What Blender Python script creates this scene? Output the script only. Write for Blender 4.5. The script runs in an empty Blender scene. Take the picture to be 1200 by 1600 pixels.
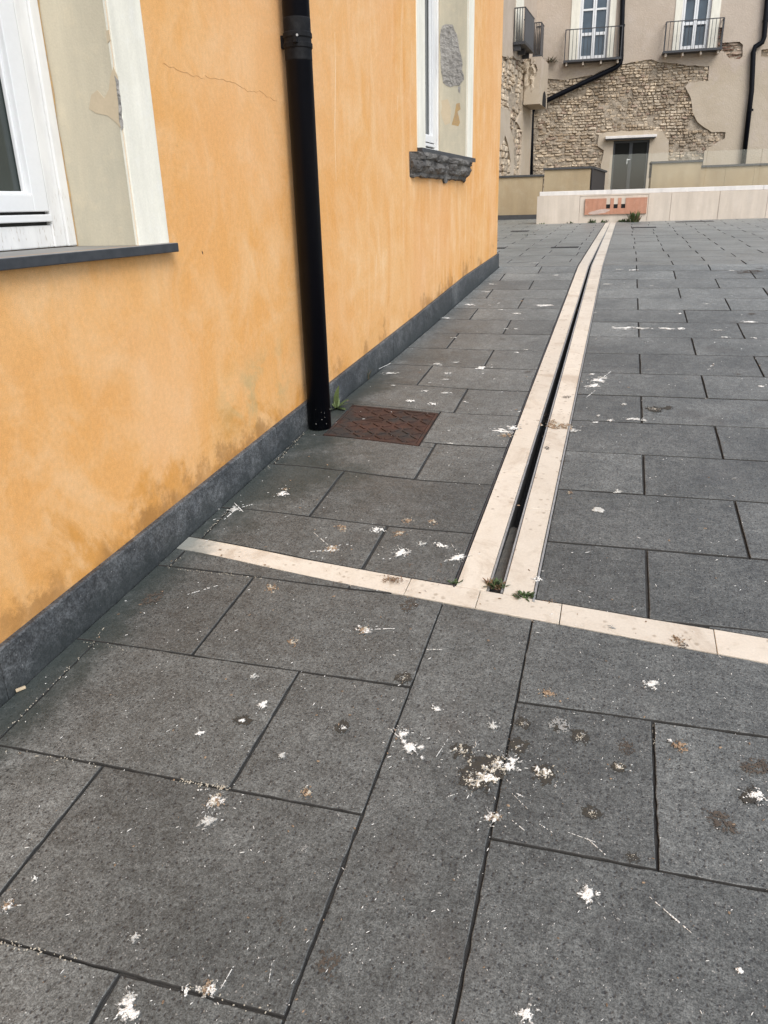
import bpy, bmesh, math, random
import numpy as np
from mathutils import Vector, Matrix, noise
from mathutils.geometry import tessellate_polygon
random.seed(11)
sc = bpy.context.scene
COL = sc.collection
R = math.radians

# ------------------------------------------------------------------ camera
F_PX, YAW, PITCH, ROLL = 1205.0, -0.341, 0.377, -0.0275
WALL_D, GS, AZ, VC, SB = 1.7, 0.092, -0.05, 8.76, 0.02
CAMH = 0.845 * WALL_D
cy_, sy_, cp_, sp_ = math.cos(YAW), math.sin(YAW), math.cos(PITCH), math.sin(PITCH)
fwd = Vector((sy_ * cp_, cy_ * cp_, -sp_))
rt0 = Vector((cy_, -sy_, 0)); up0 = rt0.cross(fwd)
rt = math.cos(ROLL) * rt0 + math.sin(ROLL) * up0
up = -math.sin(ROLL) * rt0 + math.cos(ROLL) * up0
CAM = Vector((0, 0, CAMH))
cd = bpy.data.cameras.new('camera'); cam = bpy.data.objects.new('camera', cd); COL.objects.link(cam)
cd.sensor_fit = 'VERTICAL'; cd.sensor_height = 36.0; cd.sensor_width = 27.0
cd.lens = F_PX / 1600 * 36.0
cd.clip_start = 0.05; cd.clip_end = 500
m3 = Matrix((rt, up, -fwd)).transposed()
cam.matrix_world = Matrix.Translation(CAM) @ m3.to_4x4()
sc.camera = cam
# ------------------------------------------------------------------ sky and sun (overcast)
SUN_DIR = Vector((0.50, -0.50, 0.76)).normalized()      # towards the sun
w = bpy.data.worlds.new('World'); sc.world = w; w.use_nodes = True
nt = w.node_tree
sky = nt.nodes.new('ShaderNodeTexSky'); sky.sky_type = 'NISHITA'; sky.sun_disc = False
sky.sun_elevation = math.asin(SUN_DIR.z); sky.sun_rotation = math.atan2(SUN_DIR.x, SUN_DIR.y)
sky.air_density = 1.0; sky.dust_density = 1.5; sky.ozone_density = 1.0
hs = nt.nodes.new('ShaderNodeHueSaturation'); hs.inputs['Saturation'].default_value = 0.62
bg = nt.nodes['Background']; bg.inputs['Strength'].default_value = 0.15
nt.links.new(sky.outputs[0], hs.inputs['Color']); nt.links.new(hs.outputs[0], bg.inputs['Color'])
sd = bpy.data.lights.new('sun', 'SUN'); sd.energy = 1.5; sd.angle = R(35); sd.color = (1.0, 0.985, 0.96)
so = bpy.data.objects.new('sun', sd); COL.objects.link(so)
so.rotation_euler = SUN_DIR.to_track_quat('Z', 'Y').to_euler(); so.location = (6, -4, 12)
vs = sc.view_settings
vs.view_transform = 'Standard'; vs.look = 'None'; vs.gamma = 1.0; vs.use_curve_mapping = False
vs.exposure = 0.62
sc.render.engine = 'CYCLES'

# ------------------------------------------------------------------ projection helpers
def ray(px, py):
    return rt * ((px - 600) / F_PX) + up * (-(py - 800) / F_PX) + fwd
def on_x(px, py, X):
    d = ray(px, py); return CAM + d * ((X - CAM.x) / d.x)
def on_y(px, py, Y):
    d = ray(px, py); return CAM + d * ((Y - CAM.y) / d.y)
def on_z(px, py, Z):
    d = ray(px, py); return CAM + d * ((Z - CAM.z) / d.z)
def on_plane(px, py, P0, n):
    d = ray(px, py); return CAM + d * ((P0 - CAM).dot(n) / d.dot(n))
CA, SA = math.cos(AZ), math.sin(AZ)
def uv2xy(u, v): return (u * CA + v * SA, -u * SA + v * CA)
def xy2uv(x, y): return (x * CA - y * SA, x * SA + y * CA)
def sstep(t): t = max(0, min(1, t)); return t * t * (3 - 2 * t)
def gz(x, y):
    u, v = xy2uv(x, y)
    if v < VC: z = GS * y
    else: z = GS * uv2xy(u, VC)[1] + SB * (v - VC)
    return z + 0.036 * sstep((-0.85 - x) / 0.75) * math.exp(-((y - 3.5) / 1.35) ** 2)
def G(px, py):
    d = ray(px, py); lo, hi = 0.5, 80.0
    for i in range(48):
        m = (lo + hi) / 2; p = CAM + d * m
        if p.z > gz(p.x, p.y): lo = m
        else: hi = m
    return CAM + d * lo
def GUV(px, py):
    p = G(px, py); return xy2uv(p.x, p.y)
# the far facade
FE = Vector((math.cos(.0963), math.sin(.0963), 0)); FN = Vector((math.sin(.0963), -math.cos(.0963), 0))
F0 = CAM + ray(985, 250) * 24.6
def FC(px, py, off=0.0):
    p = on_plane(px, py, F0 + FN * off, FN); return ((p - F0).dot(FE), p.z)
def FP(s, z, off=0.0):
    p = F0 + FE * s + FN * off; return Vector((p.x, p.y, z))

# ------------------------------------------------------------------ materials
class NB:
    def __init__(s, name):
        s.m = bpy.data.materials.new(name); s.m.use_nodes = True; s.t = s.m.node_tree
        s.b = s.t.nodes['Principled BSDF']; s.P = s.n('ShaderNodeNewGeometry').outputs['Position']
    def n(s, t, **k):
        x = s.t.nodes.new(t)
        for a, v in k.items(): setattr(x, a, v)
        return x
    def l(s, a, b):
        if isinstance(a, (int, float)): b.default_value = a
        elif isinstance(a, tuple): b.default_value = (*a, 1) if len(a) == 3 and b.type == 'RGBA' else a
        else: s.t.links.new(a, b)
    def mapping(s, sc_, loc=(0, 0, 0)):
        x = s.n('ShaderNodeMapping'); s.l(s.P, x.inputs[0]); x.inputs['Scale'].default_value = sc_; x.inputs['Location'].default_value = loc
        return x.outputs[0]
    def noise(s, scale, detail=4, rough=.55, vec=None, dist=0):
        x = s.n('ShaderNodeTexNoise'); s.l(vec or s.P, x.inputs['Vector'])
        x.inputs['Scale'].default_value = scale; x.inputs['Detail'].default_value = detail; x.inputs['Roughness'].default_value = rough; x.inputs['Distortion'].default_value = dist
        return x.outputs[0]
    def vor(s, scale, vec=None, rnd=1.0, dim='3D'):
        x = s.n('ShaderNodeTexVoronoi', voronoi_dimensions=dim); s.l(vec or s.P, x.inputs['Vector']); x.inputs['Scale'].default_value = scale; x.inputs['Randomness'].default_value = rnd
        return x.outputs['Distance'], x.outputs['Color']
    def ramp(s, f, a, b, lo=0.0, hi=1.0, smooth=True):
        x = s.n('ShaderNodeMapRange'); x.interpolation_type = 'SMOOTHSTEP' if smooth else 'LINEAR'
        s.l(f, x.inputs[0]); x.inputs[1].default_value = a; x.inputs[2].default_value = b; x.inputs[3].default_value = lo; x.inputs[4].default_value = hi
        return x.outputs[0]
    def math(s, op, a, b=0.0):
        x = s.n('ShaderNodeMath', operation=op); s.l(a, x.inputs[0]); s.l(b, x.inputs[1]); return x.outputs[0]
    def mix(s, f, a, b, mode='MIX'):
        x = s.n('ShaderNodeMix', data_type='RGBA', blend_type=mode); s.l(f, x.inputs[0]); s.l(a, x.inputs[6]); s.l(b, x.inputs[7]); return x.outputs[2]
    def scale(s, col, f):
        x = s.n('ShaderNodeVectorMath', operation='SCALE'); s.l(col, x.inputs[0]); s.l(f, x.inputs['Scale']); return x.outputs[0]
    def rnd(s): return s.n('ShaderNodeObjectInfo').outputs['Random']
    def xyz(s):
        x = s.n('ShaderNodeSeparateXYZ'); s.l(s.P, x.inputs[0]); return x.outputs
    def out(s, col, rough=.7, bump=None, bs=.3, bd=.003, metal=0.0, spec=.5):
        s.l(col, s.b.inputs['Base Color']); s.l(rough, s.b.inputs['Roughness']); s.b.inputs['Metallic'].default_value = metal
        s.b.inputs['Specular IOR Level'].default_value = spec
        if bump is not None:
            x = s.n('ShaderNodeBump'); x.inputs['Strength'].default_value = bs; x.inputs['Distance'].default_value = bd
            s.l(bump, x.inputs['Height']); s.l(x.outputs[0], s.b.inputs['Normal'])
        return s.m

def simple(name, col, rough=.6, var=.12, scale=8, metal=0.0, bump=.15, bd=.002, spec=.5, col2=None):
    b = NB(name); n = b.noise(scale, 5); f = b.noise(scale * 9, 3)
    c = b.mix(b.ramp(n, .35, .65), col, col2) if col2 else b.mix(0.0, col, col)
    c = b.scale(c, b.ramp(n, .2, .8, 1 - var, 1 + var, False)); c = b.scale(c, b.ramp(f, .2, .8, 1 - var * .6, 1 + var * .6, False))
    return b.out(c, rough, f, bump, bd, metal, spec)

def mat_paving(name, per_object=True, rg0=.48):
    b = NB(name); x, y, z = b.xyz()
    big = b.noise(1.7, 5, .6); med = b.noise(9, 5, .6); fine = b.noise(120, 4, .75); mid2 = b.noise(330, 2, .6)
    c = b.mix(b.ramp(big, .35, .68), (.093, .0990, .0955), (.130, .1365, .131))
    c = b.scale(c, b.ramp(med, .25, .75, .78, 1.2, False))
    c = b.scale(c, b.ramp(fine, .37, .63, .62, 1.38, False))
    c = b.scale(c, b.ramp(mid2, .36, .64, .62, 1.38, False))
    c = b.scale(c, b.ramp(b.noise(32, 4, .65), .34, .66, .80, 1.2, False))
    c = b.scale(c, b.ramp(b.rnd(), 0, 1, .82, 1.14, False) if per_object else 1.0)
    c = b.scale(c, b.ramp(y, 2.2, 12.0, 1.0, 1.95))  # colour lightens with distance, standing in for sky sheen at grazing angles
    # brown blotches and paler worn zones
    br = b.ramp(b.noise(3.1, 4, .55, b.mapping((1, 1, 1), (7, 3, 0))), .60, .74)
    c = b.mix(b.math('MULTIPLY', br, .28), c, (.072, .062, .052))
    pale = b.ramp(b.noise(2.3, 6, .7, b.mapping((1, 1, 1), (2, 9, 0))), .58, .75)
    c = b.mix(b.math('MULTIPLY', pale, .25), c, (.13, .13, .128))
    # pits of the lava stone
    wp = b.n('ShaderNodeVectorMath', operation='ADD'); b.l(b.P, wp.inputs[0]); wn_ = b.n('ShaderNodeTexNoise'); b.l(b.P, wn_.inputs['Vector']); wn_.inputs['Scale'].default_value = 160; wsc = b.scale(wn_.outputs['Color'], .006); b.l(wsc, wp.inputs[1])
    d1, c1 = b.vor(62, wp.outputs[0], 1.0, '2D'); d2, c2 = b.vor(150, wp.outputs[0], 1.0, '2D')
    sep = b.n('ShaderNodeSeparateColor'); b.l(c1, sep.inputs[0])
    p1 = b.math('MULTIPLY', b.ramp(d1, .08, .27, 1, 0), b.ramp(sep.outputs[0], .55, .80))
    p2 = b.ramp(d2, .10, .34, 1, 0)
    sep2 = b.n('ShaderNodeSeparateColor'); b.l(c2, sep2.inputs[0])
    p2 = b.math('MULTIPLY', p2, b.ramp(sep2.outputs[1], .60, .8))
    pit = b.math('MAXIMUM', p1, b.math('MULTIPLY', p2, .8))
    c = b.mix(b.math('MULTIPLY', pit, .8), c, (.020, .020, .021))
    # pale mineral flecks
    fl = b.math('MULTIPLY', b.ramp(d2, .12, .3, 1, 0), b.ramp(sep2.outputs[0], .93, .96))
    c = b.mix(b.math('MULTIPLY', fl, .7), c, (.32, .31, .29))
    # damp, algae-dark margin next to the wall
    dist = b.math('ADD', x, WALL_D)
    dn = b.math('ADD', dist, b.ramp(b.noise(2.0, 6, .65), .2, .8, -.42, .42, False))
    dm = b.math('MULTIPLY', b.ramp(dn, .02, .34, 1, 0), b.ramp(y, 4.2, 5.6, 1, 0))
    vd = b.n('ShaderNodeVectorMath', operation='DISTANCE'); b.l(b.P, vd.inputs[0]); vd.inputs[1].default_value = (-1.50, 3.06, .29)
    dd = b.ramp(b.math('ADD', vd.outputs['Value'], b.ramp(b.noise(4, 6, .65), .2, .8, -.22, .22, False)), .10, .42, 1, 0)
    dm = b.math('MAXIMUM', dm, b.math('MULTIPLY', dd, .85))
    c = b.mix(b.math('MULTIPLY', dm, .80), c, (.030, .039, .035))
    h = b.math('SUBTRACT', b.math('ADD', b.math('MULTIPLY', fine, .35), b.math('MULTIPLY', med, .6)), pit)
    return b.out(c, b.ramp(med, .3, .7, rg0, rg0 + .12, False), h, .42 if per_object else .12, .0022, spec=.5)

def mat_orange():
    b = NB('orange_plaster'); x, y, z = b.xyz()
    big = b.noise(1.1, 6, .55, dist=.6); med = b.noise(4.0, 6, .62, dist=.8); str_ = b.noise(3.2, 5, .6, b.mapping((1, 1.6, .28)), 0.5)
    fine = b.noise(60, 4, .6); grit = b.noise(320, 2, .6)
    c = b.mix(b.ramp(big, .36, .66), (.71, .365, .120), (.73, .415, .170))
    c = b.mix(b.math('MULTIPLY', b.ramp(med, .42, .70), .6), c, (.77, .49, .245))
    ff_ = b.ramp(y, 3.4, 6.0, .18, 1)
    c = b.mix(b.math('MULTIPLY', b.math('MULTIPLY', b.ramp(str_, .46, .68), .65), ff_), c, (.67, .31, .085))
    c = b.mix(b.math('MULTIPLY', b.math('MULTIPLY', b.ramp(b.noise(5.5, 5, .6, b.mapping((1, 2.0, .30), (3, 1, 5)), .8), .50, .70), ff_), .6), c, (.80, .56, .33))
    c = b.mix(b.math('MULTIPLY', b.ramp(b.noise(1.5, 7, .62, b.mapping((1, 1, .8), (5, 2, 8)), 1.4), .42, .66), .34), c, (.68, .335, .112))
    c = b.mix(b.math('MULTIPLY', b.ramp(b.noise(1.9, 7, .66, b.mapping((1, 1, .9), (1, 12, 3)), 1.6), .48, .70), .38), c, (.79, .53, .29))
    c = b.mix(b.math('MULTIPLY', b.ramp(b.noise(2.0, 6, .7, b.mapping((1, 1, 1), (9, 4, 2)), 1.0), .56, .70), .25), c, (.82, .60, .36))
    # pinkish faded upper part
    c = b.mix(b.math('MULTIPLY', b.ramp(b.noise(.9, 4, .5, b.mapping((1, 1, .6), (1, 7, 2))), .45, .65), .4), c, (.76, .44, .22))
    # ochre rising-damp stain above the skirting
    hb = b.math('SUBTRACT', z, b.math('ADD', b.math('MULTIPLY', y, GS), .165))
    hn = b.math('ADD', hb, b.ramp(b.noise(2.4, 7, .68, dist=.9), .25, .75, -.34, .34, False))
    st = b.math('MULTIPLY', b.ramp(hn, -.05, .18, 1, 0), b.ramp(y, 1.2, 1.9, .75, 1))
    st = b.math('MULTIPLY', st, b.ramp(y, 3.6, 5.0, 1, .35))
    c = b.mix(b.math('MULTIPLY', st, .80), c, (.59, .27, .055))
    ds = b.math('MULTIPLY', b.ramp(b.math('ADD', hb, b.ramp(b.noise(8, 7, .72), .2, .8, -.17, .17, False)), .0, .11, 1, 0), b.ramp(b.noise(2.6, 3), .40, .56))
    c = b.mix(b.math('MULTIPLY', ds, .62), c, (.27, .135, .045))
    # greyish green moss blotch by the pipe
    gy = b.ramp(b.math('ABSOLUTE', b.math('SUBTRACT', y, 3.15)), .10, .55, 1, 0)
    gh = b.ramp(b.math('ABSOLUTE', b.math('SUBTRACT', hb, .22)), .03, .22, 1, 0)
    gm = b.math('MULTIPLY', b.math('MULTIPLY', gy, gh), b.ramp(b.noise(5, 6, .65, dist=.5), .42, .62))
    c = b.mix(b.math('MULTIPLY', gm, .6), c, (.44, .36, .18))
    c = b.scale(c, b.ramp(fine, .35, .65, .95, 1.05, False))
    c = b.scale(c, b.ramp(grit, .36, .64, .91, 1.09, False))
    h = b.math('ADD', b.math('MULTIPLY', med, 2.2), b.math('ADD', b.math('MULTIPLY', fine, .6), b.math('MULTIPLY', grit, .35)))
    return b.out(c, .88, h, .35, .004, spec=.25)

def mat_plaster(name, c1, c2, c3, sc_=1.0, bs=.3):
    b = NB(name)
    n1 = b.noise(1.3 * sc_, 6, .6, dist=.5); n2 = b.noise(6 * sc_, 6, .65); n3 = b.noise(70 * sc_, 3)
    st = b.noise(3 * sc_, 5, .6, b.mapping((1.8, 1.8, .25)))
    c = b.mix(b.ramp(n1, .38, .64), c1, c2)
    c = b.mix(b.math('MULTIPLY', b.ramp(n2, .5, .72), .6), c, c3)
    c = b.scale(c, b.ramp(st, .3, .7, .88, 1.08, False)); c = b.scale(c, b.ramp(n3, .25, .75, .95, 1.05, False))
    return b.out(c, .88, b.math('ADD', b.math('MULTIPLY', n2, 2), b.math('MULTIPLY', n3, .5)), bs, .004, spec=.25)

def mat_skirt():
    b = NB('skirting_basalt'); x, y, z = b.xyz()
    n1 = b.noise(3, 6, .65, dist=.5); n2 = b.noise(40, 4, .65); n3 = b.noise(160, 3, .7)
    c = b.mix(b.ramp(n1, .35, .65), (.046, .050, .054), (.092, .096, .098))
    c = b.scale(c, b.ramp(b.rnd(), 0, 1, .8, 1.15, False))
    c = b.scale(c, b.ramp(n2, .36, .64, .68, 1.32, False)); c = b.scale(c, b.ramp(n3, .38, .62, .62, 1.38, False)); c = b.scale(c, b.ramp(b.noise(9, 5, .65, dist=.6), .3, .7, .72, 1.25, False))
    d, cc = b.vor(75); sp = b.n('ShaderNodeSeparateColor'); b.l(cc, sp.inputs[0])
    pit = b.math('MULTIPLY', b.ramp(d, .12, .30, 1, 0), b.ramp(sp.outputs[0], .6, .7))
    c = b.mix(b.math('MULTIPLY', pit, .8), c, (.018, .018, .02))
    fl = b.math('MULTIPLY', b.ramp(d, .06, .20, 1, 0), b.ramp(sp.outputs[1], .93, .94))
    c = b.mix(b.math('MULTIPLY', fl, .8), c, (.45, .44, .42))
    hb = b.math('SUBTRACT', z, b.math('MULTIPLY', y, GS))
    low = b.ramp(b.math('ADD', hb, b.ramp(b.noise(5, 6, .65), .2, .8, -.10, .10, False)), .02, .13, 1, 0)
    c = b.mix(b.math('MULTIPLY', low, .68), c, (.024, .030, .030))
    return b.out(c, .6, b.math('SUBTRACT', n2, pit), .3, .002)

def mat_marble(name, c1, c2, c3):
    b = NB(name)
    n1 = b.noise(4, 6, .65, dist=1.2); n2 = b.noise(22, 5, .65, dist=.6); n3 = b.noise(140, 3)
    c = b.mix(b.ramp(n1, .36, .66), c1, c2)
    c = b.mix(b.math('MULTIPLY', b.ramp(n2, .54, .68), .6), c, c3)
    d, cc = b.vor(34); sp = b.n('ShaderNodeSeparateColor'); b.l(cc, sp.inputs[0])
    bl = b.math('MULTIPLY', b.ramp(b.math('ADD', d, b.ramp(n2, .2, .8, -.2, .2, False)), .10, .34, 1, 0), b.ramp(sp.outputs[0], .72, .80))
    c = b.mix(b.math('MULTIPLY', bl, .7), c, (.33, .27, .20))
    dirt = b.ramp(b.noise(3.4, 7, .72, dist=.8), .50, .68)
    c = b.mix(b.math('MULTIPLY', dirt, .52), c, (.40, .31, .22))
    x, y, z = b.xyz()
    gm = b.ramp(b.math('ADD', b.math('ADD', x, WALL_D), b.ramp(n1, .2, .8, -.15, .15, False)), .06, .24, 1, 0)
    c = b.mix(b.math('MULTIPLY', gm, .8), c, (.17, .19, .175))
    c = b.scale(c, b.ramp(n3, .25, .75, .93, 1.07, False)); c = b.scale(c, b.ramp(b.rnd(), 0, 1, .93, 1.05, False))
    return b.out(c, .6, n2, .15, .001)

def mat_glass_dark(name, col, rough=.06, spec=.6):
    b = NB(name); c = b.scale(b.mix(0.0, col, col), b.ramp(b.noise(1.6, 3), .3, .7, .7, 1.3, False))
    return b.out(c, rough, spec=spec)

def mat_pane(name, tint=(.985, .99, .985)):
    m = bpy.data.materials.new(name); m.use_nodes = True; t = m.node_tree; t.nodes.clear()
    o = t.nodes.new('ShaderNodeOutputMaterial'); mx = t.nodes.new('ShaderNodeMixShader')
    tr = t.nodes.new('ShaderNodeBsdfTransparent'); gl = t.nodes.new('ShaderNodeBsdfGlossy'); fr = t.nodes.new('ShaderNodeFresnel')
    nz = t.nodes.new('ShaderNodeTexNoise'); nz.inputs['Scale'].default_value = 1.2
    tr.inputs[0].default_value = (*tint, 1); gl.inputs['Roughness'].default_value = .03; gl.inputs[0].default_value = (.9, .92, .93, 1); fr.inputs[0].default_value = 1.52
    df = t.nodes.new('ShaderNodeBsdfDiffuse'); df.inputs[0].default_value = (.55, .55, .53, 1); m2 = t.nodes.new('ShaderNodeMixShader'); m2.inputs[0].default_value = .006
    t.links.new(fr.outputs[0], mx.inputs[0]); t.links.new(tr.outputs[0], mx.inputs[1]); t.links.new(gl.outputs[0], mx.inputs[2])
    t.links.new(mx.outputs[0], m2.inputs[1]); t.links.new(df.outputs[0], m2.inputs[2]); t.links.new(m2.outputs[0], o.inputs[0])
    return m

def mat_wood_white():
    b = NB('weathered_white_paint'); x, y, z = b.xyz()
    n = b.noise(14, 5, .6, b.mapping((1, 1, .3))); g = b.noise(60, 5, .65, b.mapping((2.5, 2.5, .35)))
    c = b.mix(b.ramp(n, .4, .7), (.76, .76, .74), (.66, .66, .65))
    low = b.ramp(z, 1.36, 1.62, 1, 0)
    pl = b.math('MULTIPLY', b.ramp(g, .58, .66), low)
    c = b.mix(b.math('MULTIPLY', pl, .75), c, (.36, .30, .23))
    return b.out(c, .55, g, .2, .001)

M = {}
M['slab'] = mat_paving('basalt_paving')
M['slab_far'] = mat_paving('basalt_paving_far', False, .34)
M['bed'] = simple('joint_mortar', (.044, .043, .040), .9, .3, 30, bump=.4)
M['orange'] = mat_orange()
M['skirt'] = mat_skirt()
M['marble'] = mat_marble('pale_limestone', (.67, .61, .515), (.625, .56, .465), (.55, .485, .39))
M['steel'] = simple('galvanised_steel', (.33, .335, .335), .5, .25, 30, metal=.25)
M['steel_dark'] = simple('dark_steel_edge', (.07, .07, .075), .5, .2, 30, metal=.5)
M['side'] = simple('dark_channel_side', (.022, .021, .019), .9, .3, 30)  # near-black colour on the walls and bed of the slot
M['dirt'] = simple('channel_dirt', (.16, .145, .12), .95, .35, 25, bump=.6, bd=.006, col2=(.09, .085, .075))
M['cream'] = mat_plaster('cream_paint', (.80, .77, .66), (.76, .73, .62), (.82, .80, .72), 2.5, .25)
M['reveal'] = mat_plaster('aged_cream_paint', (.57, .51, .385), (.515, .47, .36), (.62, .545, .40), 2.2, .25)
M['under'] = simple('bare_undercoat', (.55, .45, .31), .9, .08, 12)
M['mortar'] = simple('exposed_grey_mortar', (.38, .36, .33), .95, .35, 3.2, bump=1.0, bd=.03, col2=(.25, .235, .215))
M['wood'] = mat_wood_white()
M['pvc'] = simple('white_frame_paint', (.74, .75, .75), .4, .04, 6, bump=.03)
M['seal'] = simple('window_seal', (.02, .02, .02), .7)
M['sealant'] = simple('ochre_filler', (.50, .33, .14), .9, .2, 40, col2=(.36, .25, .14))
M['pane1'] = mat_glass_dark('window_glass', (.028, .036, .034))
M['basalt'] = simple('sill_basalt', (.030, .032, .036), .5, .2, 30, bump=.15, col2=(.04, .042, .045))
def mat_sill():
    b = NB('sill_basalt'); n = b.noise(30, 4); g = b.n('ShaderNodeNewGeometry').outputs['Normal']; q = b.n('ShaderNodeSeparateXYZ'); b.l(g, q.inputs[0])
    c = b.scale(b.mix(b.ramp(n, .35, .65), (.028, .031, .036), (.042, .045, .05)), 1.0)
    d = b.math('MULTIPLY', b.ramp(q.outputs[2], .6, .95), b.ramp(b.noise(5, 5, .6), .2, .6, .6, 1))  # upward faces coloured paler, painting in the sky reflected on the sill top
    return b.out(b.mix(d, c, (.24, .23, .215)), .5, n, .12, .001)
M['basalt'] = mat_sill()
M['rough_stone'] = simple('broken_lava_moulding', (.19, .18, .165), .95, .5, 7, bump=1.0, bd=.012, col2=(.06, .056, .052))
M['pipe'] = simple('black_pipe_paint', (.0035, .0042, .0072), .38, .2, 14, bump=.05, spec=.16)
M['pipe_dust'] = simple('dusty_black_joint', (.005, .0055, .007), .7, .6, 30, bump=.3, spec=.2, col2=(.0085, .009, .010))
def mat_rust():
    b = NB('rusty_iron'); n = b.noise(9, 6, .65); f = b.noise(70, 4, .65)
    c = b.mix(b.ramp(n, .35, .65), (.050, .028, .021), (.080, .039, .028)); c = b.mix(b.math('MULTIPLY', b.ramp(b.noise(5, 4, .6, b.mapping((1, 1, 1), (4, 2, 1))), .46, .62), .8), c, (.040, .040, .038))
    c = b.scale(c, b.ramp(f, .25, .75, .75, 1.25, False))
    return b.out(c, .7, f, .3, .002, metal=.25)
M['rust'] = mat_rust()
M['white_d'] = simple('dropping_white', (.74, .73, .69), .9, .12, 90, bump=.5, bd=.002)
M['dull_d'] = simple('dropping_dull_white', (.50, .495, .46), .9, .15, 90, bump=.4)
M['grey_d'] = simple('dropping_faded', (.27, .27, .255), .9, .2, 120, bump=.4)
M['brown_d'] = simple('dropping_brown', (.20, .135, .085), .9, .4, 110, bump=.4, col2=(.33, .24, .16))
M['olive_d'] = simple('dropping_stain', (.052, .046, .034), .85, .3, 90, bump=.2, col2=(.034, .032, .028))
M['beige_d'] = simple('dropping_beige', (.46, .42, .34), .9, .15, 100, bump=.4)
M['leaf'] = simple('weed_leaf', (.075, .125, .035), .6, .3, 40, bump=.1, col2=(.05, .09, .028))
M['leaf_bright'] = simple('shrub_leaf', (.13, .17, .06), .6, .3, 20, col2=(.10, .14, .045))
M['leaf_dark'] = simple('weed_leaf_dark', (.035, .06, .025), .6, .3, 40, col2=(.055, .075, .03))
M['straw'] = simple('dry_stem', (.24, .16, .085), .9, .3, 60, col2=(.15, .075, .045))
M['rubble_a'] = simple('tan_rubble', (.41, .31, .208), .95, .45, 1.6, bump=.9, bd=.03, col2=(.54, .445, .325))
M['rubble_b'] = simple('grey_rubble', (.345, .275, .198), .95, .45, 1.3, bump=.9, bd=.03, col2=(.50, .42, .318))
M['rubble_c'] = simple('reddish_rubble', (.32, .225, .165), .95, .4, 1.6, bump=.9, bd=.03, col2=(.42, .33, .25))
M['rubble_m'] = simple('lime_mortar', (.43, .36, .275), .98, .5, 1.5, bump=1.0, bd=.04, col2=(.27, .225, .17))
M['old_brick'] = simple('old_dark_brick', (.17, .085, .06), .95, .35, 16, bump=.6, bd=.01, col2=(.25, .17, .12))
M['facade'] = mat_plaster('mauve_beige_plaster', (.405, .325, .262), (.43, .35, .275), (.46, .385, .31), .5, .35)
M['facade_low'] = mat_plaster('warm_beige_plaster', (.42, .345, .25), (.45, .375, .28), (.47, .40, .31), .5, .35)
M['parapet'] = mat_plaster('tan_parapet_plaster', (.385, .295, .18), (.42, .335, .215), (.45, .365, .245), .8, .3)
M['slate'] = simple('dark_coping', (.055, .055, .055), .6, .2, 12)
M['black_panel'] = simple('black_panel', (.018, .018, .022), .5, .15, 8)
M['white_stone'] = mat_plaster('cream_limestone_panel', (.63, .55, .46), (.60, .52, .43), (.66, .58, .50), 1.2, .15)
M['coping'] = mat_plaster('pale_coping_stone', (.74, .71, .67), (.71, .67, .63), (.76, .73, .69), 1.5, .1)
M['terra'] = mat_plaster('terracotta_slab', (.50, .255, .17), (.45, .225, .145), (.56, .33, .24), 3, .3)
M['limebloom'] = simple('lime_bloom', (.52, .40, .34), .9, .2, 20)
M['hole'] = simple('dark_void', (.006, .006, .006), .9)
M['iron'] = simple('grey_iron', (.055, .056, .06), .55, .15, 20, metal=.3)
M['iron_plate'] = simple('grey_sheet_iron', (.065, .07, .08), .5, .15, 3)
M['glass_blue'] = mat_glass_dark('balcony_glass', (.055, .075, .095), .04)
M['curtain'] = simple('pale_curtain', (.42, .40, .38), .9)
M['door_frame'] = simple('anthracite_frame', (.03, .032, .034), .45, .1)
M['glass_door'] = mat_glass_dark('door_glass', (.009, .009, .0085), .03, .06)
M['balus'] = mat_pane('balustrade_glass')
M['grate'] = simple('drain_grate_dark', (.02, .02, .018), .7)
M['feather'] = simple('feather', (.60, .59, .60), .7, .15, 60)
M['chip'] = simple('wood_chip', (.50, .40, .27), .9, .2, 60)
M['chrome'] = simple('door_handle_steel', (.6, .6, .6), .25, .05, metal=.9)

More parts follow.
